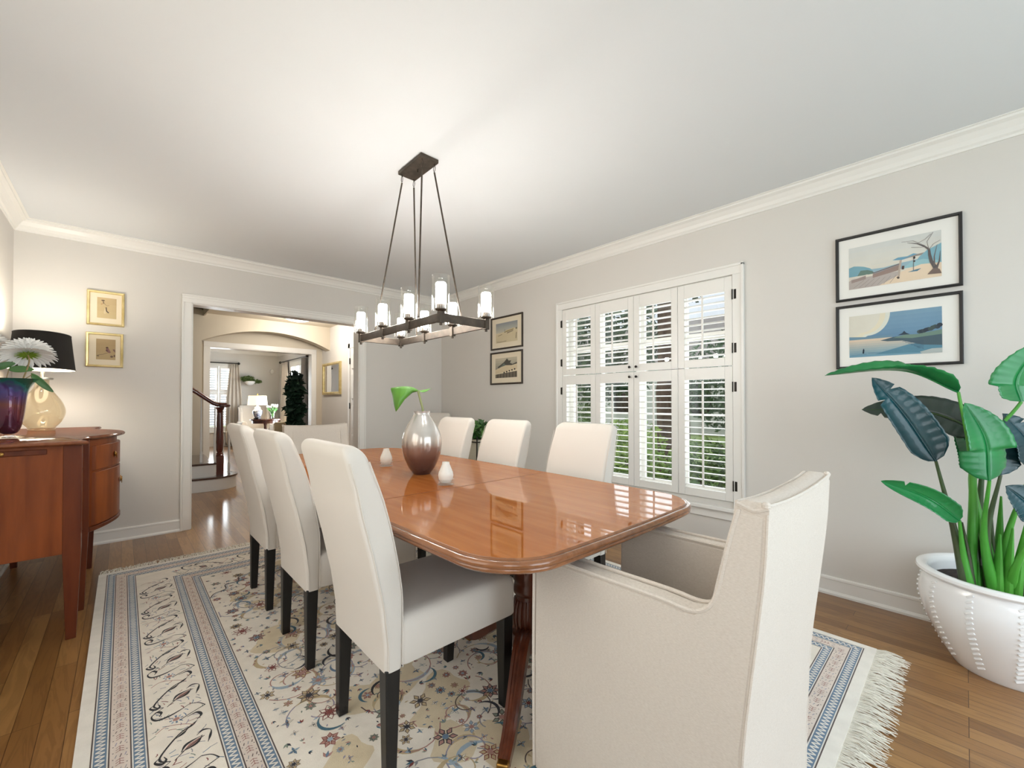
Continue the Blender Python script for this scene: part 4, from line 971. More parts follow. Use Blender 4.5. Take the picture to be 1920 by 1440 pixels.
def leafblade(b, base, tip, side, wd, n=10, cup=.15, droop=0.0, splits=0, nv=8):
    base, tip, side = Vector(base), Vector(tip), Vector(side).normalized(); ax = tip-base; L_ = ax.length; nrm = ax.cross(side).normalized()
    def fn(u, v):
        w_ = wd*(math.sin(PI*min(1, .06+u*.94))**.6)*(1-.35*u); e = (v-.5)*2
        p = base+ax*u+side*e*w_+nrm*(cup*w_*abs(e)**1.5)+Vector((0,0,-droop*L_*u*u)); return tuple(p)
    b.grid(fn, n*2, nv)
lv = thing('foliage_sprig', 'dark green leaf sprig hanging over the rim of the purple vase', 'leaf', (FX, FY, SZ+.05))
b = MB(); leafblade(b, (FX+.075,FY,1.315), (FX+.16,FY+.01,1.225), (0,0,1), .03); leafblade(b, (FX+.0,FY-.02,1.345), (FX+.09,FY-.02,1.345), (.2,.1,1), .022); leafblade(b, (FX-.05,FY-.01,1.35), (FX+.02,FY,1.375), (.2,.1,1), .025); leafblade(b, (FX-.04,FY-.03,1.34), (FX-.13,FY-.03,1.37), (.2,.1,1), .025)
b.build('leaf', M_fl, lv, (FX,FY,SZ+.05), solid=.001)
b = MB(); b.tube(bez([(FX,FY,SZ+.05),(FX+.03,FY,1.25),(FX+.078,FY,1.318)], 5), .0022, 6); b.tube(bez([(FX,FY,SZ+.05),(FX-.01,FY-.02,1.25),(FX,FY-.02,1.348)], 5), .0022, 6); b.build('stem', M_fs, lv, (FX,FY,SZ+.05))

# ------------------------------------------------------------------ pictures
def art_mat(name, c, c2=None, s=6): return mat(name, c, .7, noise=(s, c2 or tuple(max(0, v-8) for v in c), (1,1,1)))
_am = {}
def picture(name, label, group, O, U, V, Nn, w_, h_, fw, fd, mframe, mboard, a0, a1, draw, mattw=.0):
    """O = lower-left corner on the wall, U right, V up, Nn out of wall; artwork from a0 to a1 in metres"""
    O, U, V, Nn = map(Vector, (O, U, V, Nn)); c = O+U*w_/2
    P = lambda s_, t_, d: tuple(O+U*s_+V*t_+Nn*d)
    t = thing(name, label, 'picture', tuple(c), group=group); off = tuple(c)
    b = MB()
    prof = [(0,.001),(0,fd*.85),(fw*.25,fd),(fw*.75,fd*.92),(fw,fd*.55),(fw,.001)]
    rings = []
    for sx, sy in ((0,0),(1,0),(1,1),(0,1),(0,0)):
        rings.append([P((q if sx == 0 else w_-q), (q if sy == 0 else h_-q), d) for q, d in prof])
    b.loft(rings, (False, False)); b.build('frame', mframe, t, off, smooth=0)
    b = MB(); b.add([P(fw*.8,fw*.8,.006),P(w_-fw*.8,fw*.8,.006),P(w_-fw*.8,h_-fw*.8,.006),P(fw*.8,h_-fw*.8,.006),P(fw*.8,fw*.8,.001),P(w_-fw*.8,fw*.8,.001),P(w_-fw*.8,h_-fw*.8,.001),P(fw*.8,h_-fw*.8,.001)],
                    [(0,1,2,3),(4,7,6,5),(0,4,5,1),(1,5,6,2),(2,6,7,3),(3,7,4,0)]); b.build('mount_board', mboard, t, off, smooth=0)
    b = MB(); ml = []; W_, H_ = a1[0]-a0[0], a1[1]-a0[1]
    class A:
        k = 0
        def col(s, c):
            if c not in _am: _am[c] = art_mat('ink_%d_%d_%d' % c, c)
            if _am[c] not in ml: ml.append(_am[c])
            b.cur = ml.index(_am[c])
        def poly(s, pts, c): s.col(c); s.k += 1; b.poly([P(a0[0]+W_*x, a0[1]+H_*y, .0065+s.k*.00006) for x, y in pts])
        def line(s, pts, wd, c):
            s.col(c); s.k += 1; n = len(pts); Lq, Rq = [], []
            for i, (x, y) in enumerate(pts):
                xa_, ya_ = pts[max(0,i-1)]; xb_, yb_ = pts[min(n-1,i+1)]; dx, dy = (xb_-xa_)*W_, (yb_-ya_)*H_; l = math.hypot(dx, dy) or 1; ww = wd(i/(n-1)) if callable(wd) else wd
                nx, ny = -dy/l*ww/2, dx/l*ww/2; X, Y = a0[0]+W_*x, a0[1]+H_*y; d = .0065+s.k*.00006
                Lq.append(P(X+nx, Y+ny, d)); Rq.append(P(X-nx, Y-ny, d))
            b.add(Rq+Lq, [(i, i+1, n+i+1, n+i) for i in range(n-1)])
        def ell(s, cx, cy, rx, ry, c, n=24): s.poly([(cx+rx*math.cos(2*PI*i/n), cy+ry*math.sin(2*PI*i/n)) for i in range(n)], c)
        def grad(s, y0, y1, c0, c1, n=10, x0=0, x1=1):
            for i in range(n):
                f = i/(n-1); s.poly([(x0, y0+(y1-y0)*i/n), (x1, y0+(y1-y0)*i/n), (x1, y0+(y1-y0)*(i+1)/n), (x0, y0+(y1-y0)*(i+1)/n)], tuple(int(c0[j]+(c1[j]-c0[j])*f) for j in range(3)))
    draw(A()); b.build('print', ml, t, off, smooth=0)
    return t
def ridge(r, x0, x1, y, amp, n=22): return [(x0+(x1-x0)*i/n, y+r.uniform(-amp, amp)) for i in range(n+1)]
def art_shore(a):
    r = random.Random(5); a.grad(0, 1, (222,214,196), (206,208,204), 8)
    a.poly([(0,.30),(1,.30),(1,.44)]+[(.8,.46),(.6,.44),(.4,.40),(.2,.42),(0,.50)], (150,178,190))
    a.poly([(0,.30)]+[(0,.52),(.06,.55),(.12,.53),(.18,.50),(.25,.44),(.28,.38),(.28,.30)], (120,164,178)); a.poly([(.1,.30),(.14,.42),(.22,.41),(.28,.36),(.3,.30)], (104,128,118))
    a.poly([(.5,.53),(.56,.57),(.66,.56),(.72,.60),(.8,.55),(.6,.50)], (110,160,184)); a.poly([(.62,.52),(.76,.57),(.84,.58),(.80,.53)], (150,140,132))
    a.poly([(.78,.50),(.86,.62),(.92,.66),(1,.72),(1,.30),(.70,.30)], (128,172,186)); a.poly([(.6,.30),(.70,.42),(.82,.44),(.96,.36),(1,.30)], (150,190,196))
    a.poly([(0,0),(1,0),(1,.30),(.8,.33),(.6,.24),(.45,.18),(.4,.1),(0,.10)], (226,206,180)); a.poly([(0,0),(.35,0),(.55,.16),(.58,.26),(.04,.24),(0,.20)], (182,172,166))
    a.poly([(.03,.22),(.20,.28),(.20,.20),(.03,.15)], (158,142,136)); a.poly([(.28,.29),(.57,.40),(.57,.28),(.28,.20)], (152,132,124)); a.line([(.02,.24),(.22,.30)], .004, (214,206,196)); a.line([(.28,.31),(.58,.42)], .005, (120,104,98))
    for i in range(7): a.line([(.05+.07*i,.02),(.18+.06*i,.18)], .0018, (150,142,138))
    a.line([(.565,.12),(.575,.30),(.59,.50)], .009, (180,166,154)); a.line([(.57,.12),(.55,.10)], .012, (90,78,72)); a.line([(.61,.28),(.615,.36)], .010, (84,66,62))
    a.line([(.72,.22),(.725,.48)], .003, (110,110,112)); a.ell(.73,.50,.012,.03,(60,52,50)); a.ell(.73,.42,.012,.02,(78,70,66)); a.poly([(.66,.20),(.74,.23),(.80,.24),(.76,.19)], (90,130,150))
    a.line([(.96,.10),(.93,.24),(.90,.36),(.885,.50),(.88,.62),(.84,.70),(.76,.80),(.66,.86)], lambda t: .017*(1-t)+.0015, (94,88,88)); a.line([(.95,.18),(.98,.34),(.99,.55)], lambda t: .009*(1-t)+.001, (104,96,94)); a.line([(.93,.24),(.93,.45),(.96,.70)], lambda t: .006*(1-t)+.001, (110,100,98))
    for p in ([(.88,.62),(.92,.72),(.99,.78)], [(.84,.70),(.80,.70),(.70,.74)], [(.76,.80),(.84,.86),(.90,.95)], [(.88,.60),(.86,.80),(.92,.98)], [(.84,.72),(.72,.88),(.60,.90)]): a.line(p, .0018, (120,110,106))
    a.poly([(.86,.08),(.92,.20),(.98,.16),(1,.06)], (120,104,96))
def art_moon(a):
    a.grad(.42, 1, (104,140,168), (122,156,178), 6)
    n = 20; pts = [(0,.42),(0,1),(.47,1)]+[(.47-.25*(1-math.cos(PI/2*i/n)) - .0, 1-.50*math.sin(PI/2*i/n)) for i in range(n+1)]+[(.18,.46)]
    a.poly(pts, (216,218,206)); pts = [(0,.44),(0,1),(.42,1)]+[(.42-.23*(1-math.cos(PI/2*i/n)), 1-.46*math.sin(PI/2*i/n)) for i in range(n+1)]+[(.15,.48)]; a.poly(pts, (222,214,190)); pts = [(0,.50),(0,1),(.36,1)]+[(.36-.22*(1-math.cos(PI/2*i/n)), 1-.42*math.sin(PI/2*i/n)) for i in range(n+1)]+[(.10,.52)]; a.poly(pts, (216,212,198))
    a.poly([(0,.40),(.45,.40),(.5,.47),(.2,.47),(0,.50)], (112,144,162)); a.grad(0, .42, (116,158,178), (216,198,176), 8)
    a.poly([(.3,.05),(1,.02),(1,.30),(.65,.22)], (92,138,158)); a.poly([(.36,.36),(.50,.42),(1,.46),(1,.16),(.80,.20),(.60,.32),(.44,.33)], (76,96,106)); a.poly([(.50,.40),(.62,.45),(.75,.44),(1,.50),(1,.40),(.7,.36)], (110,136,124))
    a.poly([(.55,.45),(.60,.49),(.62,.54),(.64,.49),(.68,.45)], (52,66,80)); r = random.Random(8)
    for i in range(10): x = .78+.022*i; a.ell(x, .50+.02*i*.5+r.uniform(-.02,.02), .03, .045, r.choice([(58,70,78),(66,82,80),(48,58,70)]), 8)
    for i in range(6): a.line([(.60+.03*i,.30-.03*i),(.82,.28-.035*i)], .0018, (58,84,106))
    a.poly([(.78,.04),(.90,.10),(1,.10),(1,.0),(.8,0)], (178,186,184)); a.line([(.165,.08),(.17,.17)], .007, (34,50,66)); a.ell(.17,.18,.006,.014,(34,50,66),8)
    for i in range(4): a.line([(.02+.2*i,.05+.03*i),(.2+.2*i,.06+.02*i)], .0015, (86,128,150))
def art_snow(a):
    a.grad(.5, 1, (186,182,166), (142,146,148), 6); a.poly([(0,0),(1,0),(1,.62),(.8,.66),(.6,.60),(.4,.54),(.2,.50),(0,.48)], (206,192,158))
    a.poly([(.4,.54),(.5,.60),(.85,.66),(.82,.58),(.5,.50)], (196,180,132)); a.line([(.40,.50),(.62,.56),(.82,.60)], .006, (84,76,66)); a.poly([(.52,.42),(.80,.50),(.82,.56),(.54,.50)], (142,128,106)); a.line([(.1,.36),(.3,.42)], .006, (120,108,88)); a.line([(.42,.50),(.43,.66)], .005, (100,92,80))
    a.line([(.05,.06),(.2,.04),(.5,.06)], .004, (80,72,64)); a.line([(.93,.12),(.95,.42)], .008, (92,80,68)); a.ell(.95,.62,.04,.05,(120,112,96),10)
def art_temple(a):
    a.grad(.4, 1, (150,146,132), (190,182,160), 5); a.poly([(.1,.55),(.3,.70),(.42,.80),(.55,.96),(.62,.84),(.74,.84),(.68,.72),(.8,.66),(1,.74),(1,.5),(.2,.45)], (78,76,68)); a.poly([(.12,.5),(.3,.62),(.4,.74),(.5,.62)], (104,112,104))
    a.poly([(0,.42),(.3,.56),(.5,.62),(.75,.60),(1,.66),(1,.30),(0,.20)], (212,196,164)); a.poly([(0,.22),(1,.38),(1,.30),(0,.18)], (226,214,186)); a.poly([(0,0),(1,0),(1,.30),(0,.18)], (104,96,84))
    for i in range(14): a.line([(.04+.07*i,0),(.04+.07*i,.20+.008*i)], .004, (54,50,46) if i % 2 else (150,140,120))
    for i in range(5): a.ell(.42+.12*i,.26+.035*i,.035,.04,(50,48,46),10)
def art_bird1(a):
    a.grad(0, 1, (196,176,134), (190,168,128), 3); a.line([(.3,.82),(.42,.66),(.5,.62),(.62,.64)], .003, (140,120,90)); a.ell(.30,.86,.10,.03,(96,78,60),10); a.line([(.30,.86),(.33,.70)], .005, (110,90,70))
    a.poly([(.46,.50),(.52,.36),(.62,.28),(.56,.26),(.46,.34)], (100,84,72)); a.line([(.46,.54),(.48,.36),(.60,.28)], .006, (70,58,52)); a.poly([(.34,.30),(.40,.50),(.46,.34),(.44,.22),(.36,.22)], (206,190,154)); a.line([(.2,.66),(.28,.70)], .006, (170,130,90))
def art_bird2(a):
    a.grad(0, 1, (180,158,118), (176,152,112), 3); a.line([(.02,.18),(.22,.24),(.36,.26),(.6,.34)], .003, (110,96,76)); a.ell(.56,.58,.07,.05,(90,66,58),12); a.poly([(.52,.54),(.62,.58),(.76,.36),(.66,.32),(.54,.40)], (140,104,96)); a.poly([(.48,.48),(.56,.52),(.62,.40),(.52,.40)], (110,80,74))
    a.poly([(.84,.52),(.9,.44),(.99,.36),(.97,.52)], (130,100,92)); a.ell(.80,.16,.08,.05,(120,98,84),10); a.ell(.94,.2,.04,.06,(110,88,78),10); a.ell(.1,.17,.05,.03,(120,104,84),8)
NR = (-1,0,0); UR = (0,-1,0); Z3 = (0,0,1)   # on the right wall, seen from inside: right = -y
gB = 'black framed prints on the window wall'
picture('framed_print', 'large black framed print of a bare tree on a misty shore, upper of two', gB, (XR,.525,1.769), UR, Z3, NR, .525, .382, .015, .02, M_black, M_matte, (.062,.066), (.448,.312), art_shore)
picture('framed_print', 'large black framed print of a blue bay under a pale disc, lower of two', gB, (XR,.526,1.365), UR, Z3, NR, .525, .377, .015, .02, M_black, M_matte, (.062,.066), (.448,.310), art_moon)
picture('framed_print', 'small dark framed snowy rooftop print, upper of the pair beside the shutters', gB, (XR,3.778,1.768), UR, Z3, NR, .533, .374, .018, .02, mat('dark_brown_frame', (52,42,32), .5), M_creamboard, (.085,.075), (.448,.30), art_snow)
picture('framed_print', 'small dark framed dark temple print, lower of the pair beside the shutters', gB, (XR,3.786,1.367), UR, Z3, NR, .538, .372, .018, .02, MATS['dark_brown_frame'], M_creamboard, (.085,.075), (.448,.30), art_temple)
NB = (0,-1,0); UB = (1,0,0)
picture('gold_framed_print', 'small gold framed print of a white crane, upper of the gold pair on the left', 'gold framed prints above the sideboard', (-.222,YB,1.799), UB, Z3, NB, .226, .284, .018, .022, M_gold, M_creamboard, (.06,.062), (.176,.232), art_bird1)
picture('gold_framed_print', 'small gold framed print of small birds, lower of the gold pair on the left', 'gold framed prints above the sideboard', (-.225,YB,1.456), UB, Z3, NB, .224, .282, .018, .022, M_gold, M_creamboard, (.06,.062), (.176,.232), art_bird2)

# ------------------------------------------------------------------ bird of paradise in white pot
PX, PY = 2.835, -.12; po = (PX, PY, 0)
pot = thing('ceramic_pot', 'large round white glazed pot with rope-like vertical ribs on the oak floor', 'pot', po)
pp = bez([(.165,0,0),(.175,.006,0),(.215,.08,0),(.262,.19,0),(.282,.28,0),(.276,.345,0),(.262,.378,0)], 5)
pr = [(p.x, p.y) for p in pp]
b = MB(); b.lathe(pr+[(.262,.384),(.282,.388),(.29,.397),(.288,.408),(.276,.414),(.258,.412),(.248,.402),(.244,.38),(.250,.30),(.235,.2)], po, 64, (True, True)); b.build('body', M_white, pot, po, smooth=50)
for k in range(12):
    b = MB(); a = 2*PI*k/12+.1; ct, st_ = math.cos(a), math.sin(a)
    for i in range(15):
        z = .05+.31*i/14; r_ = lerp([(q[1], q[0]) for q in pr], z)+.001
        Mx = Matrix.Translation((PX+r_*ct, PY+r_*st_, z)) @ Matrix.Rotation(a, 4, 'Z') @ Matrix.Rotation(.5, 4, 'X'); b.obox(Mx, .004, .013, .0045)
    b.build('rope_rib', M_white, pot, po, bevel=.002)
b = MB(); b.lathe([(.001,.352),(.10,.357),(.18,.35),(.243,.345),(.243,.33),(.001,.33)], po, 32); b.build('soil', mat('potting_soil', (34,28,26), .95, noise=(60, (60,50,44), (1,1,1)), bump=(80, 1)), pot, po)
bp = thing('bird_of_paradise', 'tall bird of paradise plant with big green leaves in the white pot by the wall', 'plant', (PX-.08, PY+.06, .35))
bo = (PX-.08, PY+.06, .35)
def bop_mat(name, c1, c2):
    m = mat(name, c1, .35, coat=.3, noise=(5, c2, (1,1,1))); return m
M_bl = bop_mat('paradise_leaf', (14,110,58), (26,132,66)); M_bd = bop_mat('paradise_dark_leaf', (8,44,50), (14,70,78)); M_bk = bop_mat('paradise_brownish_leaf', (40,52,46), (54,70,58))
M_pt = mat('paradise_petiole', (64,150,50), .4, noise=(4, (96,172,66), (1,1,.3))); M_pk = mat('paradise_dark_petiole', (70,72,52), .5, noise=(4, (60,100,50), (1,1,.3)))
def bop(base, mid, tip, side, wd, m, root, pm, k=.0, fold=.5, cuts=(), bendp=None):
    """one leaf: petiole from the pot, midrib base->mid->tip, two half blades folded up"""
    P_ = bez([base, mid, tip], 12); n = len(P_); side = Vector(side).normalized(); b = MB()
    for sg in (-1, 1):
        def fn(u, v):
            i = u*(n-1); i0 = min(n-2, int(i)); p = P_[i0].lerp(P_[i0+1], i-i0); d = (P_[i0+1]-P_[i0]).normalized(); s_ = (side-d*side.dot(d)).normalized(); nr = d.cross(s_)
            if nr.z < 0: nr = -nr
            w_ = wd*(min(1, (u/.16))**.5 if u < .16 else 1)*(1-((max(0,u-.25)/.75)**2.6))**.8
            e = v; rip = .0022*math.sin(u*80)*e
            for cu in cuts:
                if sg == cu[0] and abs(u-cu[1]) < .018: e = v*.45
            ang = fold*(.4+.6*v)
            return tuple(p+s_*sg*w_*e*math.cos(ang)+nr*w_*e*math.sin(ang)*1.0+nr*rip)
        b.grid(fn, 40, 6)
    t_ = b.build('leaf', m, bp, bo, smooth=60, solid=.0012)
    b = MB(); q = bez([P_[0], P_[0].lerp(P_[-1], .5)*0+P_[n//2], P_[-1]], 10); b.tube(P_, [.0045*(1-i/n)+.001 for i in range(n)], 6)
    pth = [root]+([bendp] if bendp else [])+[base]; Q = bez(pth, 12); m_ = len(Q)
    c2 = MB(); c2.tube(Q, [.017*(1-i/m_)**1.5+.0055 for i in range(m_)], 8)
    c2.build('petiole', pm, bp, bo, smooth=60)
    b.build('midrib', m if m is not M_bk else M_pk, t_, bo)
rx, ry = PX-.08, PY+.06
S1 = (rt_.x, rt_.y, 0)
bop((2.72,.019,1.213),(2.66,.20,1.315),(2.55,.47,1.30),(.7,.7,.25), .085, M_bl, (rx-.02,ry+.05,.34), M_pt, fold=.45, bendp=(2.74,-.02,.86))
bop((2.66,.09,.905),(2.64,.19,1.11),(2.62,.30,1.285),(.3,-.45,.25), .085, M_bd, (rx-.04,ry+.06,.34), M_pk, fold=.35, cuts=((-1,.72),(1,.8)), bendp=(2.70,.04,.62))
bop((2.80,-.06,1.03),(2.80,.12,1.12),(2.78,.36,1.13),(.5,.1,1), .085, M_bk, (rx+.02,ry+.04,.34), M_pk, fold=.2, cuts=((-1,.6),(1,.75),(-1,.85)), bendp=(2.80,-.04,.7))
bop((2.66,.02,.655),(2.62,.12,.745),(2.60,.27,.80),(.25,-.1,1), .052, M_bl, (rx-.04,ry+.05,.34), M_pt, fold=.5, cuts=((1,.75),), bendp=(2.70,.01,.5))
bop((2.83,-.03,.845),(2.83,-.02,.95),(2.84,.03,1.05),(.5,-.5,.1), .075, M_bl, (rx+.03,ry+.02,.34), M_pt, fold=.1, bendp=(2.80,-.02,.6))
bop((2.58,-.065,.850),(2.57,-.055,1.02),(2.56,.0,1.165),(.45,-.6,.05), .085, M_bl, (rx-.01,ry-.02,.34), M_pt, fold=.30, bendp=(2.68,-.05,.6))
bop((2.74,-.16,1.17),(2.74,-.15,1.27),(2.74,-.22,1.42),(.6,-.6,.1), .095, M_bl, (rx+.01,ry-.04,.34), M_pt, fold=.2, bendp=(2.76,-.02,.86))
bop((2.76,-.19,.90),(2.76,-.18,1.0),(2.76,-.11,1.12),(.5,-.6,.1), .075, M_bd, (rx+.04,ry-.04,.34), M_pt, fold=.3, cuts=((1,.8),), bendp=(2.78,-.12,.6))
bop((2.64,-.20,.70),(2.64,-.17,.76),(2.62,-.11,.83),(.5,-.6,.3), .08, M_bd, (rx+.03,ry-.06,.34), M_pt, fold=.3, bendp=(2.70,-.14,.5))
bop((2.72,-.10,.86),(2.72,-.085,.99),(2.72,-.02,1.15),(.5,-.6,.05), .065, M_bd, (rx,ry-.01,.34), M_pk, fold=.3, bendp=(2.72,-.06,.6))
for i, (dx, dy, h, dark) in enumerate(((-.03,.05,.30,1),(0,.035,.38,0),(.01,-.01,.34,1),(-.01,-.05,.30,0),(.03,-.03,.42,0),(.0,-.075,.33,0),(-.02,-.025,.27,0))):
    b = MB(); b.tube([(rx+dx, ry+dy, .34), (rx+dx*1.2, ry+dy*1.2, .34+h*.5), (rx+dx*1.4, ry+dy*1.45, .34+h)], [.026,.018,.004], 10, flat=.6); b.build('sheath', M_pk if dark else M_pt, bp, bo)

# ------------------------------------------------------------------ corner plant on stand behind the chairs
co2 = (2.90, 3.66, 0)
ps = thing('plant_stand', 'grey planter box on slim dark legs glimpsed between the window-side chairs', 'planter', co2)
b = MB(); b.loft([rrect(2.90,3.66,.13,.13,.02,.46,3), rrect(2.90,3.66,.15,.15,.02,.76,3)]); b.build('planter_box', mat('grey_planter', (176,170,152), .7), ps, co2)
for sx in (-1, 1):
    for sy in (-1, 1):
        b = MB(); b.tube([(2.90+sx*.17, 3.66+sy*.17, 0), (2.90+sx*.155, 3.66+sy*.155, .80)], .008, 6); b.build('leg', M_dark, ps, co2)
b = MB()
for z in (.50, .74):
    b.tube([(2.90+sx*.16, 3.66+sy*.16, z) for sx, sy in ((-1,-1),(1,-1),(1,1),(-1,1),(-1,-1))], .006, 6)
b.build('rail', M_dark, ps, co2)
hp = thing('houseplant', 'dark green leafy houseplant glimpsed between the window-side chairs', 'plant', (2.90,3.66,.762))
b = MB(); leafball(b, (2.90,3.66,.86), .2, .2, .10, 420, .075, 31); b.build('foliage', mat('houseplant_leaf', (48,92,40), .45, noise=(8, (88,130,60), (1,1,1))), hp, (2.90,3.66,.762))
b = MB(); b.tube([(2.90,3.66,.755),(2.905,3.66,.85)], .01, 6); b.build('stem', M_fs, hp, (2.90,3.66,.762))

# ------------------------------------------------------------------ hall: light, mirror, door, stairs
t = thing('ceiling_light', 'round flush glass ceiling light glowing in the hall', 'ceiling light', (2.05, 7.25, 2.545)); o_ = (2.05,7.25,2.545)
b = MB(); b.lathe([(.10,0),(.215,-.004),(.22,-.012),(.212,-.02)], o_, 40); b.build('rim', mat('chrome_rim', (220,222,226), .2, metal=1), t, o_)
b = MB(); b.lathe([(.205,-.018),(.195,-.045),(.15,-.072),(.08,-.088),(.001,-.092)], o_, 40, (True, True)); b.build('glass_bowl', emis('glowing_bowl', (255,244,226), 4.5), t, o_)
light('hall_glow', 'POINT', (2.05, 7.25, 2.36), 40, (1.0, .94, .86), r=.15)
mo = (HX, 7.86, 1.30)
t = thing('wall_mirror', 'gold framed rectangular mirror on the hall wall', 'mirror', mo)
b = MB(); prof = [(0,0),(0,.03),(.03,.04),(.045,.025),(.05,.01)]; rings = []
y0, y1, z0, z1 = 7.43, 8.32, 1.30, 1.885
for ey, ez in ((0,0),(1,0),(1,1),(0,1),(0,0)): rings.append([(HX-d, (y0+q if ey == 0 else y1-q), (z0+q if ez == 0 else z1-q)) for q, d in prof])
b.loft(rings, (False, False)); b.build('frame', M_gold, t, mo, smooth=0)
b = MB(); b.box(HX-.012, HX-.002, y0+.04, y1-.04, z0+.04, z1-.04); b.build('mirror_glass', mat('mirror_silver', (235,235,235), .02, metal=1), t, mo)
D = bpy.data.objects.new('door_1', None); sc.collection.objects.link(D); do = (HX, 6.6, 0); D.location = do; struct(D, 'white panelled closet door in the hall', 'door')
b = MB(); b.box(HX-.02, HX, 7.02, 7.10, 0, 2.15); b.box(HX-.02, HX, 6.15, 6.23, 0, 2.15); b.box(HX-.02, HX, 6.15, 7.10, 2.07, 2.15); b.build('door_casing', M_trim, D, do, bevel=.003)
b = MB(); b.box(HX-.012, HX-.001, 6.232, 7.018, .01, 2.068)
for z0, z1 in ((.14,.62),(.74,1.10),(1.22,1.62),(1.72,1.98)):
    for y0, y1 in ((6.32,6.59),(6.67,6.94)): b.box(HX-.030, HX-.010, y0, y1, z0, z1)
b.build('door_leaf', M_trim, D, do, bevel=.004)
b = MB()
for z in (.25,1.1,1.85): b.box(HX-.026, HX-.012, 7.008, 7.03, z-.05, z+.05)
b.build('hinge', M_dark, D, do)
# stairs
ST = thing('staircase', 'white and mahogany staircase with bullnose step rising left in the hall', 'staircase', (.95, 7.4, 0)); sto = (.95,7.4,0)
M_tread = mat('dark_stair_tread', (74,52,44), .2, coat=.6)
def bull(z0, z1, o, x0=.2):
    P_ = [(x0, 6.72-o), (.86, 6.70-o)]+[(.90+(.27+o)*math.sin(a), 6.97-(.27+o)*math.cos(a)) for a in [PI*k/12 for k in range(0, 13)]]+[(.86, 7.24+o), (.86, 7.97), (x0, 7.97)]
    return [[(x, y, z) for x, y in P_] for z in (z0, z1)]
b = MB(); b.loft(bull(0,.155,0)); b.box(-.3, .90, 6.78, 7.97, .155, .335)
for k in range(2, 9): b.box(-.3-.26*k, .64-.26*(k-1)+.0, 6.80, 7.97, .18*k+.0, .18*(k+1)-.025)
b.build('riser', M_trim, ST, sto, smooth=25, bevel=.002)
b = MB(); b.loft(bull(.155,.18,.02)); b.build('tread', M_tread, ST, sto, smooth=25, bevel=.004)
b = MB(); b.box(-.3, .92, 6.755, 7.97, .335, .36); b.build('tread', M_tread, ST, sto, bevel=.006)
for k in range(2, 9):
    b = MB(); b.box(-.3-.26*k, .66-.26*(k-1), 6.775, 7.97, .18*(k+1)-.025, .18*(k+1)); b.build('tread', M_tread, ST, sto, bevel=.006)
b = MB(); c = (.975, 6.93, .18)
b.box(c[0]-.042, c[0]+.042, c[1]-.042, c[1]+.042, .18, .43)
b.lathe([(.042,.25),(.046,.262),(.036,.272),(.040,.285),(.030,.30),(.040,.34),(.044,.45),(.040,.65),(.034,.80),(.030,.84),(.038,.85),(.030,.86),(.036,.875),(.05,.90),(.05,.915)], c, 20); b.build('newel_post', M_rail, ST, sto, smooth=35)
b = MB(); rp = [(-.75,6.93,2.33),(.72,6.93,1.295),(.90,6.93,1.155),(.98,6.93,1.128),(1.05,6.93,1.125)]
b.tube([rp[0], rp[1]], .034, 10, flat=.8); b.tube(bez(rp[1:], 5), .033, 10, flat=.8); b.lathe([(.05,0),(.072,.006),(.076,.02),(.07,.036),(.03,.042)], (1.02,6.93,1.095), 24); b.build('handrail', M_rail, ST, sto, smooth=50)
def balu(x, y, z0, z1):
    b = MB(); b.box(x-.014, x+.014, y-.014, y+.014, z0, z0+.12); h = z1-z0
    b.lathe([(.013,.12),(.016,.135),(.009,.15),(.014,.22),(.015,.30),(.010,.5*h+.1),(.008,h)], (x,y,z0), 10); b.build('baluster', M_trim, ST, sto, smooth=40)
for x, y, z0, z1 in ((.91,6.86,.18,1.10),(1.02,7.03,.18,1.10),(1.09,6.98,.18,1.10),(.77,6.93,.36,1.24),(.64,6.93,.36,1.33),(.50,6.93,.54,1.43),(.37,6.93,.54,1.52)): balu(x, y, z0, z1)

# ------------------------------------------------------------------ living room
def shutter_window(n, axis, c, a0, a1, z0, z1, label, cols, zmid):
    W2 = bpy.data.objects.new('window_%d' % n, None); sc.collection.objects.link(W2); off = (c, (a0+a1)/2, z0) if axis == 'x' else ((a0+a1)/2, c, z0); W2.location = off; struct(W2, label, 'window')
    def BX(b, d0, d1, p, q, zz0, zz1):
        if axis == 'x': b.box(c+d0, c+d1, p, q, zz0, zz1)
        else: b.box(p, q, c+d0, c+d1, zz0, zz1)
    b = MB(); BX(b,-.02,0,a0-.07,a0,z0-.06,z1+.07); BX(b,-.02,0,a1,a1+.07,z0-.06,z1+.07); BX(b,-.02,0,a0,a1,z1,z1+.07); BX(b,-.05,0,a0-.09,a1+.09,z0-.09,z0-.06); BX(b,-.02,0,a0,a1,z0-.06,z0); b.build('window_frame', M_trim, W2, off)
    b = MB(); BX(b,.11,.114,a0,a1,z0,z1); b.build('pane', M_pane, W2, off)
    wd = (a1-a0)/cols
    for i in range(cols):
        for zz0, zz1 in ((z0, zmid-.002), (zmid+.002, z1)):
            p, q = a0+wd*i+.002, a0+wd*(i+1)-.002; b = MB(); st_ = min(.045, wd*.16)
            BX(b,-.01,.015,p,p+st_,zz0,zz1); BX(b,-.01,.015,q-st_,q,zz0,zz1); BX(b,-.01,.015,p+st_,q-st_,zz0,zz0+.06); BX(b,-.01,.015,p+st_,q-st_,zz1-.06,zz1); sh = b.build('shutter', M_trim, W2, off)
            b = MB(); nl = int((zz1-zz0-.12)/.062); cc = (c+.003, (p+q)/2) if axis == 'x' else ((p+q)/2, c+.003)
            louvers(b, cc, (q-p)/2-st_, [zz0+.06+(zz1-zz0-.12)*(k+.5)/nl for k in range(nl)], math.radians(8 if axis == 'x' else -8), 'y' if axis == 'x' else 'x'); b.build('louvers', M_trim, sh, off)
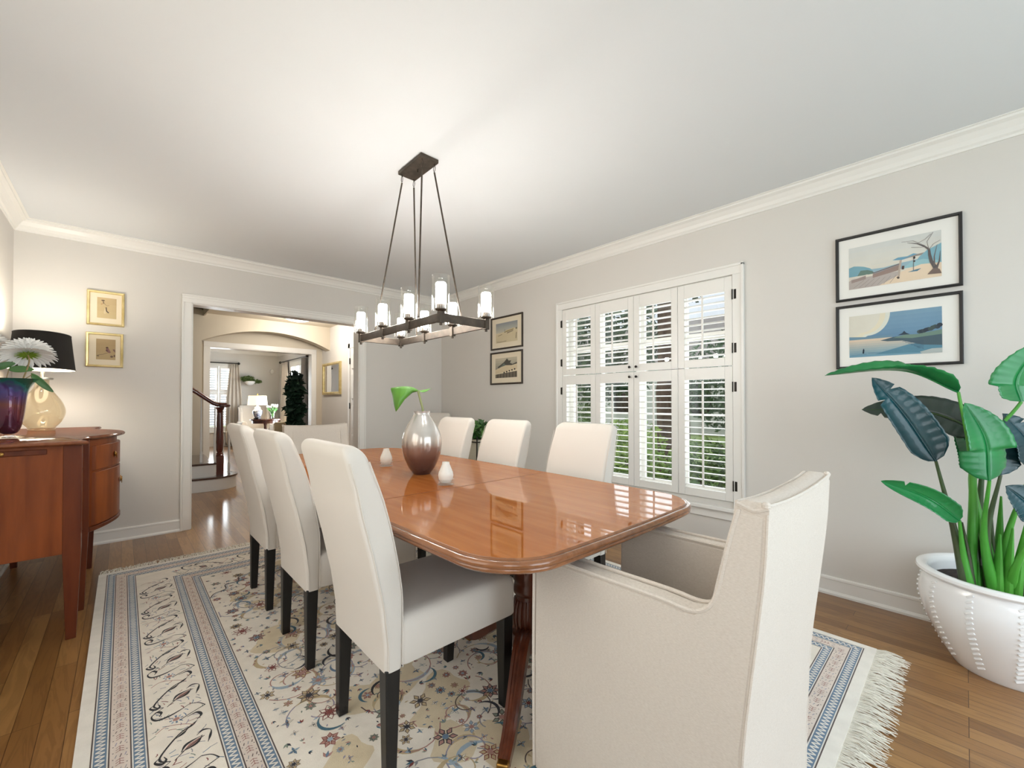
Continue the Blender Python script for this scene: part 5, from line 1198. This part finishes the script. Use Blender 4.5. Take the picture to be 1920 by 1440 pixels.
shutter_window(2, 'y', LY, 1.25, 2.13, .45, 2.1, 'white shuttered window on the far living room wall', 3, 1.42)
shutter_window(3, 'x', LX, 10.9, 12.1, .40, 2.14, 'tall white shuttered window on the living room side wall', 3, 1.40)
M_cur = mat('striped_curtain', (206,198,186), .9, sheen=.2, noise=(2, (190,178,164), (14,14,.05)))
M_cur2 = mat('grey_curtain', (158,156,158), .9, sheen=.2, noise=(2, (196,188,178), (14,14,.05)))
def curtain(axis, c, a0, a1, z0, z1, label, m, n, lab2=None):
    t = thing('curtain', label, 'curtain', (c, (a0+a1)/2, z0) if axis == 'x' else ((a0+a1)/2, c, z0), group='curtains in the living room'); off = tuple(t.location)
    b = MB()
    def fn(u, v):
        cen = (a0+a1)/2; spread = .55+.45*min(1, (1-v)*2.2); a = cen+(a0+(a1-a0)*u-cen)*spread; d = -.06+.028*math.sin(u*n*2*PI)*(.6+.4*(1-v)); z = z0+(z1-z0)*v
        return (c+d, a, z) if axis == 'x' else (a, c+d, z)
    b.grid(fn, n*12, 16); b.build('fabric', m, t, off, smooth=70, solid=.003)
def rod(axis, c, a0, a1, z, label):
    t = thing('curtain_rod', label, 'curtain rod', (c, (a0+a1)/2, z) if axis == 'x' else ((a0+a1)/2, c, z)); off = tuple(t.location); b = MB()
    P = (lambda a: (c-.07, a, z)) if axis == 'x' else (lambda a: (a, c-.07, z)); b.tube([P(a0), P(a1)], .014, 10); b.build('pole', M_black, t, off)
    for a in (a0, a1):
        b = MB(); b.lathe([(.005,-.035),(.03,-.015),(.035,0),(.03,.015),(.005,.035)], P(a), 12); b.build('finial', M_black, t, off)
    b = MB(); q = P(a0+.15 if a0 > 2 else a1-.35); b.tube([q, (c, q[1], z) if axis == 'x' else (q[0], c, z)], .01, 6); q = P(a1-.15); b.tube([q, (c, q[1], z) if axis == 'x' else (q[0], c, z)], .01, 6); b.build('bracket', M_black, t, off)
rod('y', LY, .9, 2.27, 2.19, 'black curtain rod above the far living room window')
curtain('y', LY, 1.99, 2.36, .03, 2.17, 'greige curtain beside the far living room window', M_cur, 4)
rod('x', LX, 10.55, 12.85, 2.25, 'black curtain rod on the living room side wall')
curtain('x', LX, 12.05, 12.82, .03, 2.23, 'striped pale curtain on the far side of the tall living room window', M_cur, 5)
curtain('x', LX, 10.6, 11.1, .03, 2.23, 'grey curtain on the near side of the tall living room window, behind the dark plant', M_cur2, 4)
t = thing('motion_sensor', 'small white detector high on the far living room wall', 'detector', (3.07, LY, 2.02)); b = MB(); b.lathe([(.045,0),(.05,.02),(.04,.05),(.02,.06)], (0,0,0), 16); o = b.build('housing', M_trim, t); o.rotation_euler = (PI/2,0,0); o.scale = (1,1.4,1)
t = thing('wall_planter', 'small white wall pocket with trailing greenery above the wing chair', 'planter', (2.52, LY, 1.68)); off = (2.52,LY,1.68)
b = MB(); b.lathe([(.02,-.07),(.08,-.05),(.12,0),(.13,.04),(.12,.045),(.10,.0)], (2.52,LY-.13,1.68), 20); b.build('bowl', M_white, t, off)
t = thing('trailing_plant', 'green trailing plant spilling from the white wall pocket', 'plant', (2.52,LY-.13,1.70)); b = MB(); leafball(b, (2.47,LY-.14,1.78), .16, .1, .08, 220, .08, 41); leafball(b, (2.68,LY-.14,1.72), .14, .06, .05, 120, .07, 42); b.build('foliage', mat('trailing_leaf', (92,112,60), .6), t, (2.52,LY-.13,1.70))
# wing chair
WC = (2.58, 12.84, 0)
t = thing('wing_chair', 'pale upholstered high-backed wing chair in the living room', 'armchair', WC)
M_wing = mat('pale_wing_fabric', (214,206,196), .9, sheen=.2)
b = MB(); pro = [(-.36,.30),(-.36,.62),(-.30,.70),(-.31,.95),(-.34,1.02),(-.30,1.07),(0,1.09),(.30,1.07),(.34,1.02),(.31,.95),(.30,.70),(.36,.62),(.36,.30)]
b.prism(pro, WC[1]+.22, WC[1]+.34, lambda a,h,y: (WC[0]+a, y, h)); b.build('backrest', M_wing, t, WC, bevel=.02, smooth=40)
for e in (-1, 1):
    b = MB(); b.box(WC[0]+e*.31-.05, WC[0]+e*.31+.05, WC[1]-.38, WC[1]+.24, .15, .60); b.tube([(WC[0]+e*.31, WC[1]-.39, .60), (WC[0]+e*.31, WC[1]+.24, .60)], .06, 12); b.build('arm', M_wing, t, WC, bevel=.01)
    b = MB(); b.prism([(.24,.62),(.24,1.03),(.10,1.01),(-.02,.90),(-.04,.64)], WC[0]+e*.31-.03, WC[0]+e*.31+.03, lambda a,h,x: (x, WC[1]+a, h)); b.build('wing', M_wing, t, WC, bevel=.012)
b = MB(); b.box(WC[0]-.28, WC[0]+.28, WC[1]-.36, WC[1]+.22, .25, .46); b.build('seat', M_wing, t, WC, bevel=.03, seg=3)
for sx in (-1, 1):
    for sy in (-1, 1): b = MB(); b.tube([(WC[0]+sx*.28, WC[1]+sy*.3, 0), (WC[0]+sx*.28, WC[1]+sy*.3, .2)], [.015,.024], 8); b.build('leg', M_ped, t, WC)
# side table, lamp, tulips
TT = (2.64, 12.0, 0)
t = thing('pedestal_table', 'dark mahogany pedestal side table in the living room', 'side table', TT)
b = MB(); b.lathe([(.28,.70),(.33,.70),(.345,.712),(.34,.735),(.30,.738)], TT, 36); b.lathe([(.29,.63),(.30,.63),(.30,.70),(.29,.70)], TT, 36); b.build('tabletop', M_rail, t, TT, smooth=30)
b = MB(); b.lathe([(.05,.65),(.03,.55),(.035,.45),(.045,.35),(.03,.25),(.045,.2),(.02,.15)], TT, 16); b.build('column', M_rail, t, TT)
for k in range(3):
    a = k*2*PI/3+.5; b = MB(); b.tube(bez([(TT[0],TT[1],.2),(TT[0]+.13*math.cos(a),TT[1]+.13*math.sin(a),.14),(TT[0]+.26*math.cos(a),TT[1]+.26*math.sin(a),.02)], 4), .018, 8); b.build('leg', M_rail, t, TT)
LL = (2.46, 11.98, .739)
t = thing('ginger_jar_lamp', 'blue and white ginger jar lamp with white drum shade, lit, in the living room', 'lamp', LL)
b = MB(); b.lathe([(.07,.0),(.085,.01),(.08,.03),(.06,.035)], LL, 8); b.build('base', M_blackwood, t, LL)
b = MB(); b.lathe([(.055,.035),(.075,.06),(.105,.14),(.11,.19),(.095,.225),(.055,.25)], LL, 24); b.build('jar', mat('blue_white_porcelain', (70,88,130), .2, coat=.8, noise=(26, (226,230,238), (1,1,1))), t, LL, smooth=60)
b = MB(); b.lathe([(.055,.25),(.07,.255),(.06,.29),(.02,.32),(.012,.35)], LL, 20); b.build('lid', M_white, t, LL, smooth=60)
b = MB(); b.lathe([(.215,.345),(.195,.58)], LL, 36, (False, False)); b.build('lamp_shade', mat('lit_linen_shade', (246,236,214), .9, emit=((255,232,196), 1.1)), t, LL, smooth=60)
b = MB(); b.lathe([(.004,.34),(.004,.6),(.014,.62),(.004,.64)], LL, 8); b.build('finial', M_brass, t, LL)
light('living_lamp_glow', 'POINT', (LL[0], LL[1], LL[2]+.45), 16, (1, .86, .66), r=.06)
VV = (2.79, 11.95, .739)
t = thing('tulip_vase', 'clear glass vase on the mahogany side table', 'vase', VV); b = MB(); b.lathe([(.035,0),(.04,.02),(.045,.10),(.07,.20),(.066,.2),(.04,.10),(.034,.02)], VV, 20, (True, False)); b.build('glass', M_clear, t, VV)
t = thing('tulips', 'bunch of white tulips with green leaves in the living room vase', 'flowers', (VV[0], VV[1], VV[2]+.02)); b = MB(); bl = MB(); r = random.Random(4)
for k in range(12):
    a = k*2.4; rd = .05+.06*r.random(); top = (VV[0]+rd*math.cos(a)*1.2, VV[1]+rd*math.sin(a)*1.2, VV[2]+.27+.06*r.random()); b.tube([(VV[0],VV[1],VV[2]+.03), (VV[0]+rd*.5*math.cos(a),VV[1]+rd*.5*math.sin(a),VV[2]+.17), top], .005, 5)
    leafblade(b, (VV[0],VV[1],VV[2]+.12), (VV[0]+.14*math.cos(a+1), VV[1]+.14*math.sin(a+1), VV[2]+.26), (math.sin(a+1), -math.cos(a+1), 0), .02, 4)
    bl.lathe([(.004,-.005),(.02,.01),(.022,.03),(.010,.05)], top, 8)
off = (VV[0],VV[1],VV[2]+.02); b.build('leaves', mat('tulip_leaf', (96,160,90), .5), t, off); bl.build('blossoms', M_pet, t, off)
# dark upholstered stool and beige accent chair seen under the table
t = thing('accent_chair', 'tan low chair partly hidden behind the mahogany side table', 'chair', (2.9, 11.1, 0)); off = (2.9,11.1,0)
M_tan = mat('tan_fabric', (186,166,132), .9); b = MB(); b.loft([rrect(2.9,11.16,.24,.05,.03,.30,4), rrect(2.9,11.16,.27,.05,.04,.64,4), rrect(2.9,11.16,.24,.03,.03,.68,4)]); b.build('backrest', M_tan, t, off, smooth=50)
b = MB(); b.box(2.64,3.16,11.20,11.55,.25,.42); b.build('seat', M_tan, t, off, bevel=.03, seg=3)
for sx in (2.68, 3.12):
    for sy in (11.16, 11.5): b = MB(); b.tube([(sx,sy,0),(sx,sy,.26)], .016, 6); b.build('leg', M_blackwood, t, off)
t = thing('ottoman', 'blue-grey upholstered ottoman before the wing chair', 'ottoman', (2.25, 11.2, 0)); off = (2.25,11.2,0)
b = MB(); b.box(2.0,2.5,11.0,11.4,.14,.42); b.build('cushion', mat('blue_grey_fabric', (120,132,144), .9), t, off, bevel=.03, seg=3)
for sx in (2.05, 2.45):
    for sy in (11.05, 11.35): b = MB(); b.tube([(sx,sy,0),(sx,sy,.16)], .016, 6); b.build('leg', M_blackwood, t, off)
# dark fiddle leaf plant by the living room window
FP = (2.86, 10.3, 0)
t = thing('basket_planter', 'woven round planter on the living room floor', 'planter', FP); b = MB(); b.lathe([(.15,0),(.18,.15),(.19,.3),(.17,.3),(.16,.15)], FP, 24, (True, True)); b.build('basket', mat('woven_basket', (150,120,84), .9, bump=(60, 1)), t, FP)
t = thing('fiddle_leaf_fig', 'tall dark green leafy plant silhouetted against the living room window', 'plant', (2.86,10.3,.3)); off = (2.86,10.3,.3); r = random.Random(12)
b = MB()
for zc_, rx_, n_ in ((.62, .17, 150), (1.0, .20, 210), (1.42, .19, 210), (1.62, .13, 90)): leafball(b, (2.86, 10.3, zc_), rx_, rx_, .24, n_, .20, int(zc_*100))
b.build('foliage', mat('dark_fig_leaf', (30,54,42), .4, noise=(5, (44,72,54), (1,1,1))), t, off)
b = MB(); b.tube([(2.86,10.3,.28),(2.87,10.31,1.0),(2.86,10.3,1.6)], .018, 8); b.build('trunk', M_bark, t, off)
# small things in the hall
t = thing('wall_outlet', 'white outlet plate with dark knob low on the stair wall', 'outlet', (.46, 7.99, .72)); b = MB(); b.box(-.035,.035,-.008,0,-.05,.05); b.build('plate', M_trim, t); b = MB(); b.lathe([(.018,0),(.02,.02),(.008,.03)], (0,0,0), 12); o = b.build('knob', M_dark, t); o.rotation_euler = (PI/2,0,0); o.location = (0,-.008,0)
# unseen windows added for their daylight: large one behind the viewer, two in the left wall
def added_window(n, axis, c, d0, d1, a0, a1, z0, z1, mull, label):
    off = (c, (a0+a1)/2, z0) if axis == 'x' else ((a0+a1)/2, c, z0)
    Wn = bpy.data.objects.new('window_%d' % n, None); sc.collection.objects.link(Wn); Wn.location = off; struct(Wn, label, 'window')
    b = MB(); e = .006; k = .07
    def bx(p, q, zz0, zz1, u0=d0, u1=d1):
        if axis == 'x': b.box(c+u0, c+u1, p, q, zz0, zz1)
        else: b.box(p, q, c+u0, c+u1, zz0, zz1)
    bx(a0-k, a0+e, z0-k, z1+k); bx(a1-e, a1+k, z0-k, z1+k); bx(a0+e+.0005, a1-e-.0005, z0-k, z0+e); bx(a0+e+.0005, a1-e-.0005, z1-e, z1+k)
    for m_ in mull: bx(m_-.02, m_+.02, z0+e+.0005, z1-e-.0005, d0+.03, d1-.03)
    b.build('window_frame', M_trim, Wn, off)
    b = MB(); bx(a0+e+.001, a1-e-.001, z0+e+.001, z1-e-.001, d0+.010, d0+.014); b.build('pane', M_pane, Wn, off)
added_window(4, 'y', YS, -.138, .02, .1, 2.7, .2, 2.3, (.95, 1.85), 'large white framed window added unseen behind the viewer for daylight')
added_window(5, 'x', XL, -.138, .02, -1.35, -.15, .9, 2.2, (-.75,), 'white framed side window added left of the viewer for fill light')
added_window(6, 'x', XL, -.138, .02, .5, 2.1, .7, 2.2, (1.3,), 'white framed window added in the left wall, outside the view, for fill light')
